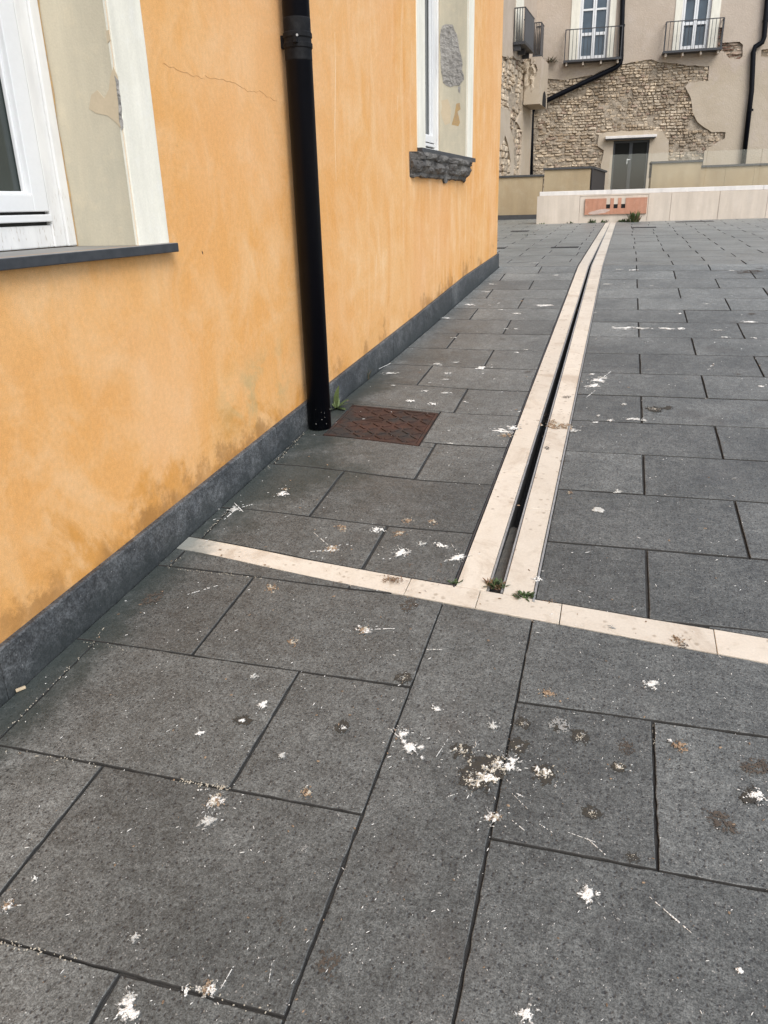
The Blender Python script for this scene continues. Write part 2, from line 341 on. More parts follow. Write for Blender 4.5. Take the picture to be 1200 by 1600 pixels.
# ------------------------------------------------------------------ object helpers
ORG = {}
class MB:
    def __init__(s): s.v = []; s.f = []; s.mi = []
    def add(s, vs_, fs_, mi=0):
        o = len(s.v); s.v += [tuple(v) for v in vs_]
        for f in fs_: s.f.append(tuple(i + o for i in f)); s.mi.append(mi)
    def add_more(s, fs_, nv, mi=0):
        o = len(s.v) - nv
        for f in fs_: s.f.append(tuple(i + o for i in f)); s.mi.append(mi)
    def obox(s, c, ax, ay, az, mi=0):          # centre, three half-axis vectors
        c, ax, ay, az = map(Vector, (c, ax, ay, az)); vs_ = []
        if ax.cross(ay).dot(az) < 0: ax = -ax
        for k in (-1, 1):
            for j in (-1, 1):
                for i in (-1, 1): vs_.append(c + ax * i + ay * j + az * k)
        s.add(vs_, [(0, 2, 3, 1), (4, 5, 7, 6), (0, 1, 5, 4), (2, 6, 7, 3), (0, 4, 6, 2), (1, 3, 7, 5)], mi)
    def box(s, a, b, mi=0):
        a, b = Vector(a), Vector(b); h = (b - a) / 2
        s.obox((a + b) / 2, (abs(h.x), 0, 0), (0, abs(h.y), 0), (0, 0, abs(h.z)), mi)
    def fbox(s, s0, s1, z0, z1, o0, o1, mi=0):  # box on the facade: along, height, offset out of the wall
        c = FP((s0 + s1) / 2, (z0 + z1) / 2, (o0 + o1) / 2)
        s.obox(c, FE * abs(s1 - s0) / 2, FN * abs(o1 - o0) / 2, Vector((0, 0, abs(z1 - z0) / 2)), mi)
    def tube(s, pts, r, n=12, mi=0, caps=True):
        pts = [Vector(p) for p in pts]; rs = r if isinstance(r, (list, tuple)) else [r] * len(pts)
        vs_ = []; up_ = None
        for i, p in enumerate(pts):
            t = (pts[min(i + 1, len(pts) - 1)] - pts[max(i - 1, 0)]).normalized()
            a = Vector((0, 0, 1)) if abs(t.z) < .9 else Vector((1, 0, 0))
            e1 = t.cross(a).normalized() if up_ is None else (up_ - t * up_.dot(t)).normalized()
            up_ = e1; e2 = t.cross(e1)
            for k in range(n):
                q = 2 * math.pi * k / n; vs_.append(p + (e1 * math.cos(q) + e2 * math.sin(q)) * rs[i])
        fs = []
        for i in range(len(pts) - 1):
            for k in range(n):
                a, b_ = i * n + k, i * n + (k + 1) % n; fs.append((a, b_, b_ + n, a + n))
        if caps: fs.append(tuple(range(n - 1, -1, -1))); fs.append(tuple(range((len(pts) - 1) * n, len(pts) * n)))
        s.add(vs_, fs, mi)
    def build(s, name, mats, parent=None, smooth=False, kind=None, org=None):
        me = bpy.data.meshes.new(name)
        o0 = Vector(org) if org is not None else ORG.get(parent.name if parent else None, Vector((0, 0, 0)))
        me.from_pydata([(Vector(v) - o0)[:] for v in s.v], [], s.f)
        for m in (mats if isinstance(mats, (list, tuple)) else [mats]): me.materials.append(m)
        me.polygons.foreach_set('material_index', s.mi)
        if smooth: me.polygons.foreach_set('use_smooth', [True] * len(s.f))
        me.update()
        o = bpy.data.objects.new(name, me); COL.objects.link(o)
        if parent: o.parent = parent; ORG[o.name] = o0
        else: o.location = o0; ORG[o.name] = o0
        if kind: o['kind'] = kind
        return o
def bevel(o, wd, seg=2):
    bm = bmesh.new(); bm.from_mesh(o.data)
    bmesh.ops.bevel(bm, geom=[e for e in bm.edges if e.is_manifold and e.calc_face_angle(0) > .5], offset=wd, segments=seg, affect='EDGES', profile=.5, clamp_overlap=True)
    bm.to_mesh(o.data); bm.free(); return o
def thing(name, label, cat, loc, group=None):
    o = bpy.data.objects.new(name, None); COL.objects.link(o); o.location = loc
    o.empty_display_size = .1; o['label'] = label; o['category'] = cat
    if group: o['group'] = group
    ORG[o.name] = Vector(loc); return o
def tag(o, label, cat, group=None):
    o['label'] = label; o['category'] = cat
    if group: o['group'] = group
    return o
def fbm(x, y, z=0, o=4):
    return noise.fractal(Vector((x, y, z)), 1.0, 2.0, o)
def clip(poly, a, b, c):                         # keep a*x+b*y+c >= 0
    out = []
    for i in range(len(poly)):
        p, q = poly[i], poly[(i + 1) % len(poly)]
        dp, dq = a * p[0] + b * p[1] + c, a * q[0] + b * q[1] + c
        if dp >= 0: out.append(p)
        if (dp >= 0) != (dq >= 0):
            t = dp / (dp - dq); out.append((p[0] + (q[0] - p[0]) * t, p[1] + (q[1] - p[1]) * t))
    return out
def area(poly): return sum(poly[i][0] * poly[(i + 1) % len(poly)][1] - poly[(i + 1) % len(poly)][0] * poly[i][1] for i in range(len(poly))) / 2

# ================================================================== GROUND
bedm = MB()
us = [-40 + 2 * i for i in range(20)] + [-1.9 + .2 * i for i in range(12)] + [1, 3, 6, 10, 20, 30, 40]
us = sorted(set(us)); vs_l = sorted(set([-30, -20, -10, -4, 0, 1, 2] + [2.2 + .3 * i for i in range(18)] + [VC - .3, VC, 12, 18, 25, 40, 60]))
vv = []
for v in vs_l:
    for u in us:
        x, y = uv2xy(u, v); vv.append((x, y, gz(x, y) - .011))
nu = len(us)
# leave the drain channel open: it is cut out of the bed below
DR0, DR1 = 2.335, 18.30
def dl(v): return -.458 + .0070 * (v - 2.4)
def dsl(v): return -.3425 + .0061 * (v - 2.4)
def dsr(v): return -.2885 + .0028 * (v - 2.4)
def drr(v): return -.181 + .0040 * (v - 2.4)
ff = []
for j in range(len(vs_l) - 1):
    for i in range(nu - 1):
        ff.append((j * nu + i, j * nu + i + 1, (j + 1) * nu + i + 1, (j + 1) * nu + i))
b = MB()
# bed split at the channel: left and right sheets, plus front and back pieces
def bed_strip(ua, ub, va, vb, nu_, nv_):
    vs_ = []; fs = []
    for j in range(nv_ + 1):
        v = va + (vb - va) * j / nv_
        for i in range(nu_ + 1):
            a_ = ua(v) if callable(ua) else ua; c_ = ub(v) if callable(ub) else ub
            u = a_ + (c_ - a_) * i / nu_
            x, y = uv2xy(u, v); vs_.append((x, y, gz(x, y) - .011))
    for j in range(nv_):
        for i in range(nu_): fs.append((j * (nu_ + 1) + i, j * (nu_ + 1) + i + 1, (j + 1) * (nu_ + 1) + i + 1, (j + 1) * (nu_ + 1) + i))
    b.add(vs_, fs)
for va, vb, nv_ in ((-30, 0, 3), (0, DR0, 6)):
    bed_strip(-40, -3, va, vb, 2, nv_); bed_strip(-3, 2, va, vb, 10, nv_); bed_strip(2, 45, va, vb, 3, nv_)
for va, vb, nv_ in ((DR0, VC, 24), (VC, DR1, 3)):
    bed_strip(-40, -3, va, vb, 2, nv_); bed_strip(-3, lambda v: dsl(v) - .012, va, vb, 10, nv_)
    bed_strip(lambda v: dsr(v) + .012, 2, va, vb, 6, nv_); bed_strip(2, 45, va, vb, 3, nv_)
bed_strip(-40, 45, DR1, 60, 6, 3)
pav = b.build('pavement', M['bed'], kind='structure')

RW = lambda v: (-1.7 + .0) / CA - v * SA / CA        # u of the wall line at v
def slab(parent, poly, nseg=.08, dz=0, mat=None, into=None, name='paving_slab', thick=.05, wob=.0013, rnd_=.0034, gap=.0026, tilt=True):
    """bevelled stone from a convex polygon in paving coordinates"""
    if area(poly) < 0: poly = poly[::-1]
    if abs(area(poly)) < .0016: return None
    c0 = (sum(p[0] for p in poly) / len(poly), sum(p[1] for p in poly) / len(poly))
    # shrink by the joint
    for i in range(len(poly)): pass
    q = list(poly)
    for i in range(len(poly)):
        p, r = poly[i], poly[(i + 1) % len(poly)]
        ex, ey = r[0] - p[0], r[1] - p[1]; L = math.hypot(ex, ey)
        if L < 1e-6: continue
        nx, ny = -ey / L, ex / L
        q = clip(q, nx, ny, -(nx * p[0] + ny * p[1]) - gap)
        if len(q) < 3: return None
    pts = []
    for i in range(len(q)):
        p, r = q[i], q[(i + 1) % len(q)]
        L = math.hypot(r[0] - p[0], r[1] - p[1])
        if L < .004: continue
        n = max(1, int(L / nseg))
        for k in range(n):
            t = k / n; pts.append((p[0] + (r[0] - p[0]) * t, p[1] + (r[1] - p[1]) * t))
    n = len(pts)
    if n < 3: return None
    h0 = dz if not tilt else -random.uniform(0, .0022)
    rings = []
    for ring, (ins, dep) in enumerate(((0, -thick), (0, -rnd_), (rnd_ * .35, -rnd_ * .3), (rnd_ * 1.1, 0))):
        rr = []
        for (u, v) in pts:
            d = math.hypot(c0[0] - u, c0[1] - v); jit = wob * (fbm(u * 23, v * 23, ring * .0) * 1.2 + .8 * noise.noise(Vector((u * 90, v * 90, 4))))
            k = (ins + max(-.002, jit + wob * .5)) / max(d, .02)
            u2, v2 = u + (c0[0] - u) * k, v + (c0[1] - v) * k
            x, y = uv2xy(u2, v2); rr.append((x, y, gz(x, y) + dep + h0))
        rings.append(rr)
    vs_ = [p for r_ in rings for p in r_]; fs = []
    for a in range(3):
        for i in range(n): fs.append((a * n + i, a * n + (i + 1) % n, (a + 1) * n + (i + 1) % n, (a + 1) * n + i))
    fs.append(tuple(3 * n + i for i in range(n)))
    m_ = MB() if into is None else into
    m_.add(vs_, fs[:n], 1); m_.add_more(fs[n:2 * n], len(vs_), 1); m_.add_more(fs[2 * n:], len(vs_))
    if into is not None: return None
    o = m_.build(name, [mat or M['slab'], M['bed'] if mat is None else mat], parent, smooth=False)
    return o

band_top = lambda poly, s: clip(poly, .1178 * s, 1.0 * s, -2.296 * s)
band_bot = lambda poly, s: clip(poly, .135 * s, 1.0 * s, -2.178 * s)
def wallclip(poly): return clip(poly, CA, SA, 1.7 - .022)   # x >= -1.678
stuff = MB()
def put(poly, far=False, nseg=.08, gap=None):
    poly = wallclip(poly)
    if len(poly) < 3: return
    um = min(p[0] for p in poly)
    if far: slab(pav, poly, 9, into=stuff, tilt=True)
    else: slab(pav, poly, nseg, gap=.0042 if nseg > .06 else .0024, wob=.0015 if nseg > .06 else .0026, rnd_=.0034 if nseg > .06 else .0026)
def cuts(first, lo, hi, L=.69):
    k = first
    while k > lo: k -= L
    o = [lo]; k += L if k <= lo else 0
    while k < hi - .02:
        if k > lo + .02: o.append(k)
        k += L
    return o + [hi]
UR = 2.4      # individual slabs reach this far to the right; beyond it they are joined
# --- near field, below the band
nr = [-.06, .40, .865, 1.335, 1.80, 2.262, 2.72]
for i in range(len(nr) - 1):
    v0, v1 = nr[i], nr[i + 1]; odd = i % 2 == 1      # row 1.335-1.80 is odd
    jl = -.815 if odd else -1.172
    cs = cuts(jl, -2.2, -.472, .70)
    for a, c_ in zip(cs[:-1], cs[1:]):
        p = band_bot([(a, v0), (c_, v0), (c_, v1), (a, v1)], -1)
        if len(p) > 2: put(p, False, .025)
    jr = .180 if odd else .525
    cs = cuts(jr, -.176, 8.1)
    for a, c_ in zip(cs[:-1], cs[1:]):
        p = band_bot([(a, v0), (c_, v0), (c_, v1), (a, v1)], -1)
        if len(p) > 2: put(p, a > UR, .025)
for v0, v1 in ((-.6, .30), (.30, 2.4)):
    p = band_bot([(-.472, v0), (-.1765, v0), (-.1745, v1), (-.474, v1)], -1)
    put(p, False, .025)
for v0, v1 in ((-3, -2.5), (-2.5, -2.05), (-2.05, -1.6), (-1.6, -1.15), (-1.15, -.6), (-.6, -.06)):
    cs = cuts(random.choice((.18, .525)), -2.2, 8.1)
    for a, c_ in zip(cs[:-1], cs[1:]):
        if v0 > -.65:
            for aa, cc in ((a, min(c_, -.472)), (max(a, -.176), c_)):
                if cc - aa > .03: put([(aa, v0), (cc, v0), (cc, v1), (aa, v1)], True)
        else: put([(a, v0), (c_, v0), (c_, v1), (a, v1)], True)
# --- middle field
LR = [2.265, 2.735, 3.188, 3.625, 4.078, 4.505, 4.945, 5.39, 5.837, 6.288, 6.70, 7.115, 7.52, 7.945, 8.345, VC]
RR = [2.271, 2.722, 3.189, 3.626, 4.053, 4.484, 4.911, 5.358, 5.798, 6.250, 6.67, 7.120, 7.556, 7.987, 8.425, VC]
GRU0, GRU1, GRV0, GRV1 = -1.385, -.880, 3.570, 4.050
for i in range(15):
    v0, v1 = LR[i], LR[i + 1]
    jl = -.805 if i % 2 == 0 else -1.140
    if i > 4: jl += .02
    hi = (dl(v0) + dl(v1)) / 2
    cs = cuts(jl, -2.2, hi)
    for a, c_ in zip(cs[:-1], cs[1:]):
        e0, e1 = (dl(v0), dl(v1)) if c_ == hi else (c_, c_)
        if i == 2 and c_ < hi: p = [(a, v0), (c_, v0), (c_, GRV0), (a, GRV0)]
        elif i == 3: continue
        else: p = [(a, v0), (e0, v0), (e1, v1), (a, v1)]
        p = band_top(p, 1)
        if len(p) > 2: put(p, False, .07)
    if i == 3:
        put([(GRU1, v0), (dl(v0), v0), (dl(v1), v1), (GRU1, v1)], False, .07)
        put([(-2.2, GRV0), (GRU0, GRV0), (GRU0, v1), (-2.2, v1)], False, .05)
        slab(pav, [(GRU1, GRV0), (-.805, GRV0), (-.805, v0), (GRU1, v0)], .05)
        slab(pav, [(GRU0, GRV1), (GRU1, GRV1), (GRU1, v1), (GRU0, v1)], .05, gap=.002)
    v0, v1 = RR[i], RR[i + 1]
    jr = .178 if i % 2 == 0 else .525
    lo = (drr(v0) + drr(v1)) / 2
    cs = cuts(jr, lo, 8.1)
    for a, c_ in zip(cs[:-1], cs[1:]):
        e0, e1 = (drr(v0) , drr(v1)) if a == lo else (a, a)
        p = band_top([(e0, v0), (c_, v0), (c_, v1), (e1, v1)], 1)
        if len(p) > 2: put(p, a > UR, .07)
# tapered sliver between the band and the first row on the right
cs = cuts(.35, .15, 8.1, 1.0)
for a, c_ in zip(cs[:-1], cs[1:]):
    p = band_top([(a, 1.0), (c_, 1.0), (c_, 2.271), (a, 2.271)], 1)
    if len(p) > 2: put(p, a > UR, .07)
# --- far field beyond the crease, joined
v = VC; i = 0
while v < 22:
    v1 = v + .44
    for lo, hi in ((-5.6, dl(v)), (drr(v), 8.1)):
        if v > 18.2: lo, hi = (-6.5, 8.1)
        cs = cuts((.178 if i % 2 else .525) + random.uniform(-.02, .02), lo, hi)
        for a, c_ in zip(cs[:-1], cs[1:]):
            p = [(a, v), (c_, v), (c_, v1), (a, v1)]
            slab(pav, p, 9, into=stuff, gap=.0045)
        if v > 18.2: break
    v = v1; i += 1
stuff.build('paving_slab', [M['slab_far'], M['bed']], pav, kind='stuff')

# ------------------------------------------------------------------ pale stone band and drain
bt = thing('stone_band', 'narrow pale limestone strip laid across the grey paving in front of the drain', 'paving band', (0, 2.25, GS * 2.25))
bj = [-2.0, GUV(637, 915)[0], GUV(746, 937)[0], GUV(875, 965)[0], GUV(1119, 1008)[0]]
k = bj[-1]
while k < 8: k += random.uniform(.75, 1.0); bj.append(k)
for a, c_ in zip(bj[:-1], bj[1:]):
    p = [(a, 1.0), (c_, 1.0), (c_, 3.0), (a, 3.0)]
    p = band_top(p, -1); p = band_bot(p, 1); p = wallclip(p)
    if len(p) > 2: slab(bt, p, .10, mat=M['marble'], name='limestone_strip', gap=.0010, rnd_=.0016, wob=.0008)
dt = thing('drain_channel', 'long slotted drain between two pale limestone edges running to the far wall', 'drain', (uv2xy(-.3, 2.4)[0], uv2xy(-.3, 2.4)[1], .22))
for side in (0, 1):
    vj = [2.2]
    vj += [2.985 if side else 3.35]
    while vj[-1] < DR1 - .7:
        nx = vj[-1] + 1.0
        if vj[-1] < VC - .05 < nx + .25: nx = VC
        vj.append(nx)
    vj.append(DR1)
    for a, c_ in zip(vj[:-1], vj[1:]):
        if side == 0: p = [(dl(a) + .006, a), (dsl(a), a), (dsl(c_), c_), (dl(c_) + .006, c_)]
        else: p = [(dsr(a), a), (drr(a) - .006, a), (drr(c_) - .006, c_), (dsr(c_), c_)]
        p = band_top(p, 1)
        slab(dt, p, .3 if a < VC else 9, mat=M['marble'], name='limestone_edge', gap=.0017, rnd_=.0025, wob=.0006)
def strip(fn, w_, z0, z1, name, mat, va=2.34):
    m_ = MB(); vs_ = []; st = [va + i * (VC - va) / 8 for i in range(9)] + [12, 15, DR1]
    for v in st:
        for du, dz in ((-w_ / 2, z0), (-w_ / 2, z1), (w_ / 2, z1), (w_ / 2, z0)):
            x, y = uv2xy(fn(v) + du, v); vs_.append((x, y, gz(x, y) + dz))
    fs = []
    for j in range(len(st) - 1):
        for q in range(4): fs.append((j * 4 + q, j * 4 + (q + 1) % 4, j * 4 + 4 + (q + 1) % 4, j * 4 + 4 + q))
    fs += [(3, 2, 1, 0), tuple(range(len(vs_) - 4, len(vs_)))]
    m_.add(vs_, fs); return m_.build(name, mat, dt)
strip(lambda v: dsl(v) + .0040, .0065 , -.007, -.0004, 'steel_edge', M['steel'])
strip(lambda v: dsr(v) - .0040, .0065, -.007, -.0004, 'steel_edge', M['steel'])
strip(lambda v: dl(v) + .001, .006, -.06, .0008, 'steel_edge', M['steel_dark'])
strip(lambda v: drr(v) - .001, .007, -.06, .0012, 'steel_edge', M['steel'], 2.30)
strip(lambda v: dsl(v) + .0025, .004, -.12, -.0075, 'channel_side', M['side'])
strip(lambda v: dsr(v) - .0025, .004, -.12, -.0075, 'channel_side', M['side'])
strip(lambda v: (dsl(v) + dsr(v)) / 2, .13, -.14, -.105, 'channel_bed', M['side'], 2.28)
m_ = MB(); vs_ = []; fs = []; nv_ = 24
for i in range(nv_ + 1):
    v = 2.30 + (2.93 - 2.30) * i / nv_; dep = -.022 - .030 * (i / nv_) - (.09 if i == nv_ else 0)
    for k in range(5):
        u = dsl(v) + .002 + (dsr(v) - dsl(v) - .004) * k / 4; x, y = uv2xy(u, v); vs_.append((x, y, gz(x, y) + dep + .006 * fbm(x * 40, y * 25, 2)))
for i in range(nv_):
    for k in range(4): fs.append((i * 5 + k, i * 5 + k + 1, i * 5 + k + 6, i * 5 + k + 5))
m_.add(vs_, fs); m_.build('channel_silt', M['dirt'], dt, smooth=True)
m_ = MB(); p0 = [uv2xy(u, 2.325) for u in (dsl(2.3) - .01, dsr(2.3) + .01)]
m_.add([(p0[0][0], p0[0][1], .05), (p0[1][0], p0[1][1], .05), (p0[1][0], p0[1][1], .2095), (p0[0][0], p0[0][1], .2095)], [(0, 1, 2, 3)])
m_.build('channel_end', M['dirt'], dt)

# ------------------------------------------------------------------ rusty cover
gx, gy = uv2xy((GRU0 + GRU1) / 2, (GRV0 + GRV1) / 2)
mc = thing('manhole_cover', 'square rusty brown iron inspection cover with raised tread bars beside the black drainpipe', 'manhole cover', (gx, gy, gz(gx, gy)))
def gbox(m_, u0, u1, v0, v1, z0, z1, rot=0, mi=0):
    cu, cv = (u0 + u1) / 2, (v0 + v1) / 2; x, y = uv2xy(cu, cv)
    def ax(a): 
        ca, sa = math.cos(a), math.sin(a); dx, dy = uv2xy(ca, sa); e = .01
        return Vector((dx, dy, (gz(x + dx * e, y + dy * e) - gz(x - dx * e, y - dy * e)) / (2 * e)))
    A, B = ax(rot), ax(rot + math.pi / 2); N = A.cross(B).normalized()
    m_.obox(Vector((x, y, gz(x, y))) + N * (z0 + z1) / 2, A * (u1 - u0) / 2, B * (v1 - v0) / 2, N * (z1 - z0) / 2, mi)
m_ = MB()
fr = .018
gbox(m_, GRU0 + .004, GRU1 - .004, GRV0 + .004, GRV0 + fr, -.03, -.001); gbox(m_, GRU0 + .004, GRU1 - .004, GRV1 - fr, GRV1 - .004, -.03, -.001)
gbox(m_, GRU0 + .004, GRU0 + fr, GRV0 + fr, GRV1 - fr, -.03, -.001); gbox(m_, GRU1 - fr, GRU1 - .004, GRV0 + fr, GRV1 - fr, -.03, -.001)
m_.build('cover_frame', M['rust'], mc)
m_ = MB(); gbox(m_, GRU0 + fr + .004, GRU1 - fr - .004, GRV0 + fr + .004, GRV1 - fr - .004, -.03, -.0045); m_.build('cover_plate', M['rust'], mc)
m_ = MB(); nn = 8
for i in range(nn):
    for j in range(nn):
        cu = GRU0 + .05 + (GRU1 - GRU0 - .1) * i / (nn - 1); cv = GRV0 + .05 + (GRV1 - GRV0 - .1) * j / (nn - 1)
        if j == 4 and 1 <= i <= 3: continue
        a = R(40) if (i + j) % 2 else R(-40)
        gbox(m_, cu - .025, cu + .025, cv - .0055, cv + .0055, -.0048, .0012, a)
m_.build('tread_bar', M['rust'], mc, kind='stuff')
m_ = MB(); gbox(m_, GRU0 + .09, GRU0 + .24, GRV0 + .262, GRV0 + .27, -.0048, -.0004); gbox(m_, GRU0 + .09, GRU0 + .24, GRV0 + .285, GRV0 + .291, -.0048, -.0004); m_.build('lift_slot', M['rust'], mc)

# ================================================================== ORANGE BUILDING
ob = thing('orange_building', 'orange ochre plastered building with dark basalt skirting and deep cream windows', 'building', (-1.7, 4.0, gz(-1.7, 4.0)))
CY = 8.655
W1 = dict(y0=1.06, y1=2.357, z0=1.335, z1=3.35, so=.18); W2 = dict(y0=5.885, y1=7.180, z0=1.813, z1=3.83, so=.20)
DEP = .265
ys = [-6, W1['y0'], W1['y1'], W2['y0'], W2['y1'], CY]; zs_ = [-1.0, W1['z0'], W2['z0'], W1['z1'], W2['z1'], 9.0]
def inopen(y, z):
    return any(w_['y0'] < y < w_['y1'] and w_['z0'] < z < w_['z1'] for w_ in (W1, W2))
m_ = MB()
for i in range(5):
    for j in range(5):
        if inopen((ys[i] + ys[i + 1]) / 2, (zs_[j] + zs_[j + 1]) / 2): continue
        y0, y1, z0, z1 = ys[i], ys[i + 1], zs_[j], zs_[j + 1]
        if i == 4: y1 = CY - .014
        m_.add([(-1.7, y0, z0), (-1.7, y1, z0), (-1.7, y1, z1), (-1.7, y0, z1)], [(0, 1, 2, 3)])
# rounded, slightly uneven corner and the far end wall
zz = [-1 + .12 * i for i in range(84)]; vs_ = []; fs = []
for z in zz:
    j_ = .003 * fbm(z * 3.1, 0, 2); 
    for a in (0, .33, .66, 1):
        q = a * math.pi / 2; vs_.append((-1.714 + .014 * math.cos(q) + (j_ if a else 0), CY - .014 + .014 * math.sin(q) + j_ * a, z))
for i in range(len(zz) - 1):
    for k in range(3): fs.append((i * 4 + k, i * 4 + k + 1, i * 4 + 5 + k, i * 4 + 4 + k))
m_.add(vs_, fs)
m_.add([(-1.714, CY, -1), (-14, CY, -1), (-14, CY, 9), (-1.714, CY, 9)], [(0, 1, 2, 3)])
m_.add([(-1.7, -6, -1), (-14, -6, -1), (-14, -6, 9), (-1.7, -6, 9)], [(3, 2, 1, 0)])
m_.add([(-14, -6, -1), (-14, CY, -1), (-14, CY, 9), (-14, -6, 9)], [(3, 2, 1, 0)])
m_.add([(-1.7, -6, 9), (-1.7, CY, 9), (-14, CY, 9), (-14, -6, 9)], [(0, 1, 2, 3)])
m_.build('wall', M['orange'], ob)
# skirting stones, top profile as measured
prof = [(-6, gz(-1.7, -6) + .165), (1.40, .2885), (2.27, .374), (3.33, .478), (4.15, .552), (5.6, .683), (7.13, .832), (8.70, .938)]
def sk_top(y):
    for (a, za), (c_, zc) in zip(prof[:-1], prof[1:]):
        if a <= y <= c_: return za + (zc - za) * (y - a) / (c_ - a)
    return prof[-1][1]
sj = [-6, -3, -1.4, -.4, .5, 1.42, 2.335, 3.22, 4.14, 5.02, 5.72, 6.62, 7.45, 8.2, CY + .018]
for a, c_ in zip(sj[:-1], sj[1:]):
    m_ = MB(); n = 5; pr = random.uniform(.019, .0215); vs_ = []
    for i in range(n + 1):
        y = a + .0012 + (c_ - a - .0024) * i / n; zt = sk_top(y) + .0012 * fbm(y * 7, 3)
        zb = gz(-1.68, y) - .04
        vs_ += [(-1.705, y, zb), (-1.7 + pr, y, zb), (-1.7 + pr, y, zt - .005), (-1.7 + pr - .005, y, zt), (-1.705, y, zt)]
    fs = []
    for i in range(n):
        for k in range(4): fs.append((i * 5 + k, i * 5 + 5 + k, i * 5 + 6 + k, i * 5 + 1 + k))
    fs += [(0, 1, 2, 3, 4), tuple(n * 5 + k for k in (4, 3, 2, 1, 0))]
    m_.add(vs_, fs); m_.build('skirting_stone', M['skirt'], ob)
m_ = MB(); m_.box((-14, CY - .0005, -.5), (-1.705, CY + .018, .938)); m_.build('skirting_stone', M['skirt'], ob)

def building_window(wd, idx):
    y0, y1, z0, z1, so_ = wd['y0'], wd['y1'], wd['z0'], wd['z1'], wd['so']
    # painted surround standing 6 mm proud of the plaster
    for nm, (a, c_, e, g) in dict(l=(y0 - so_, y0, z0, z1), r=(y1, y1 + so_, z0, z1), t=(y0 - so_, y1 + so_, z1, z1 + so_)).items():
        m_ = MB(); n = 28; L = []
        if nm == 't': m_.box((-1.71, a, e), (-1.694, c_, g))
        else:
            vs_ = []; fs = []
            for i in range(n + 1):
                z = e + (g - e) * i / n; j1 = .0022 * fbm(z * 5, idx * 9, 1); j2 = .0022 * fbm(z * 5, idx * 9, 5)
                A = a + (j1 if nm == 'l' else 0); B = c_ + (j2 if nm == 'r' else 0)
                vs_ += [(-1.71, A + (.0012 if nm == 'r' else 0), z), (-1.6955, A + (.0012 if nm == 'r' else 0), z), (-1.694, A + .003, z), (-1.694, B - .003, z), (-1.6955, B, z), (-1.71, B, z)]
            for i in range(n):
                for k in range(5): fs.append((i * 6 + k, i * 6 + 1 + k, i * 6 + 7 + k, i * 6 + 6 + k))
            fs += [(5, 4, 3, 2, 1, 0), tuple(n * 6 + k for k in range(6))]
            m_.add(vs_, fs)
        m_.build('window_surround', M['cream'], ob)
    # reveals
    xf = -1.694 - DEP
    m_ = MB()
    m_.add([(-1.7095, y1, z0), (-1.7095, y1, z1), (xf - .2, y1, z1), (xf - .2, y1, z0)], [(0, 1, 2, 3)])
    m_.add([(-1.7095, y0, z0), (-1.7095, y0, z1), (xf - .2, y0, z1), (xf - .2, y0, z0)], [(3, 2, 1, 0)])
    m_.add([(-1.7095, y0, z1), (-1.7095, y1, z1), (xf - .2, y1, z1), (xf - .2, y0, z1)], [(3, 2, 1, 0)])
    m_.build('window_reveal', M['reveal'], ob)
    wn = MB(); fm = .10
    # fixed outer frame with a stepped moulding
    for (a, c_, stp) in ((y0, y0 + fm, 1), (y1 - fm, y1, -1)):
        wn.box((xf - .07, a, z0 + .002), (xf, c_, z1))
        mid = (a + c_) / 2 
        if stp > 0: wn.box((xf, a + .004, z0 + .002), (xf + .012, mid - .004, z1)); 
        else: wn.box((xf, mid + .004, z0 + .002), (xf + .012, c_ - .004, z1))
    wn.box((xf - .07, y0 + fm, z1 - fm), (xf, y1 - fm, z1))
    wn.box((xf - .07, y0 + fm, z0 + .002), (xf - .004, y1 - fm, z0 + .072))
    w_ = wn.build('window_frame', M['wood'], ob); bevel(w_, .004, 2)
    dr = MB(); dr.box((xf - .06, y0 + fm, z0 + .083), (xf + .006, y1 - fm, z0 + .106)); d_ = dr.build('drip_rail', M['pvc'], ob); bevel(d_, .003)
    sl = MB(); sl.box((xf - .075, y0 + fm - .002, z0 + .072), (xf - .02, y1 - fm + .002, z0 + .118)); sl.build('window_seal', M['seal'], ob)
    ym = (y0 + y1) / 2
    for (a, c_) in ((y0 + fm + .005, ym - .003), (ym + .003, y1 - fm - .005)):
        m_ = MB(); sw = .066; zb, zt = z0 + .115, z1 - fm - .005
        m_.box((xf - .055, a, zb), (xf + .004, a + sw, zt)); m_.box((xf - .055, c_ - sw, zb), (xf + .004, c_, zt))
        m_.box((xf - .055, a + sw, zb), (xf + .004, c_ - sw, zb + .052)); m_.box((xf - .055, a + sw, zt - .07), (xf + .004, c_ - sw, zt))
        # inner glazing bead
        m_.box((xf - .03, a + sw, zb + .052), (xf - .016, a + sw + .011, zt - .07)); m_.box((xf - .03, c_ - sw - .011, zb + .052), (xf - .016, c_ - sw, zt - .07))
        m_.box((xf - .03, a + sw + .011, zb + .052), (xf - .016, c_ - sw - .011, zb + .062))
        s_ = m_.build('window_sash', M['pvc'], ob); bevel(s_, .003)
        m_ = MB(); m_.box((xf - .040, a + sw + .002, zb + .054), (xf - .032, c_ - sw - .002, zt - .072)); m_.build('pane', M['pane1'], s_)
    # filler bead between frame and reveal
    m_ = MB(); vs_ = []; fs = []; n = 60
    for i in range(n + 1):
        z = z0 + (z1 - z0) * i / n; wv = .007 + .006 * max(-.6, fbm(z * 9, idx * 4, 7))
        vs_ += [(xf + wv * .4, y1 - wv * .5 - .002, z), (xf + wv + .006, y1 - .0015, z)]
    for i in range(n): fs.append((i * 2, i * 2 + 1, i * 2 + 3, i * 2 + 2))
    m_.add(vs_, fs); m_.build('filler_bead', M['sealant'], ob)
building_window(W1, 0); building_window(W2, 1)
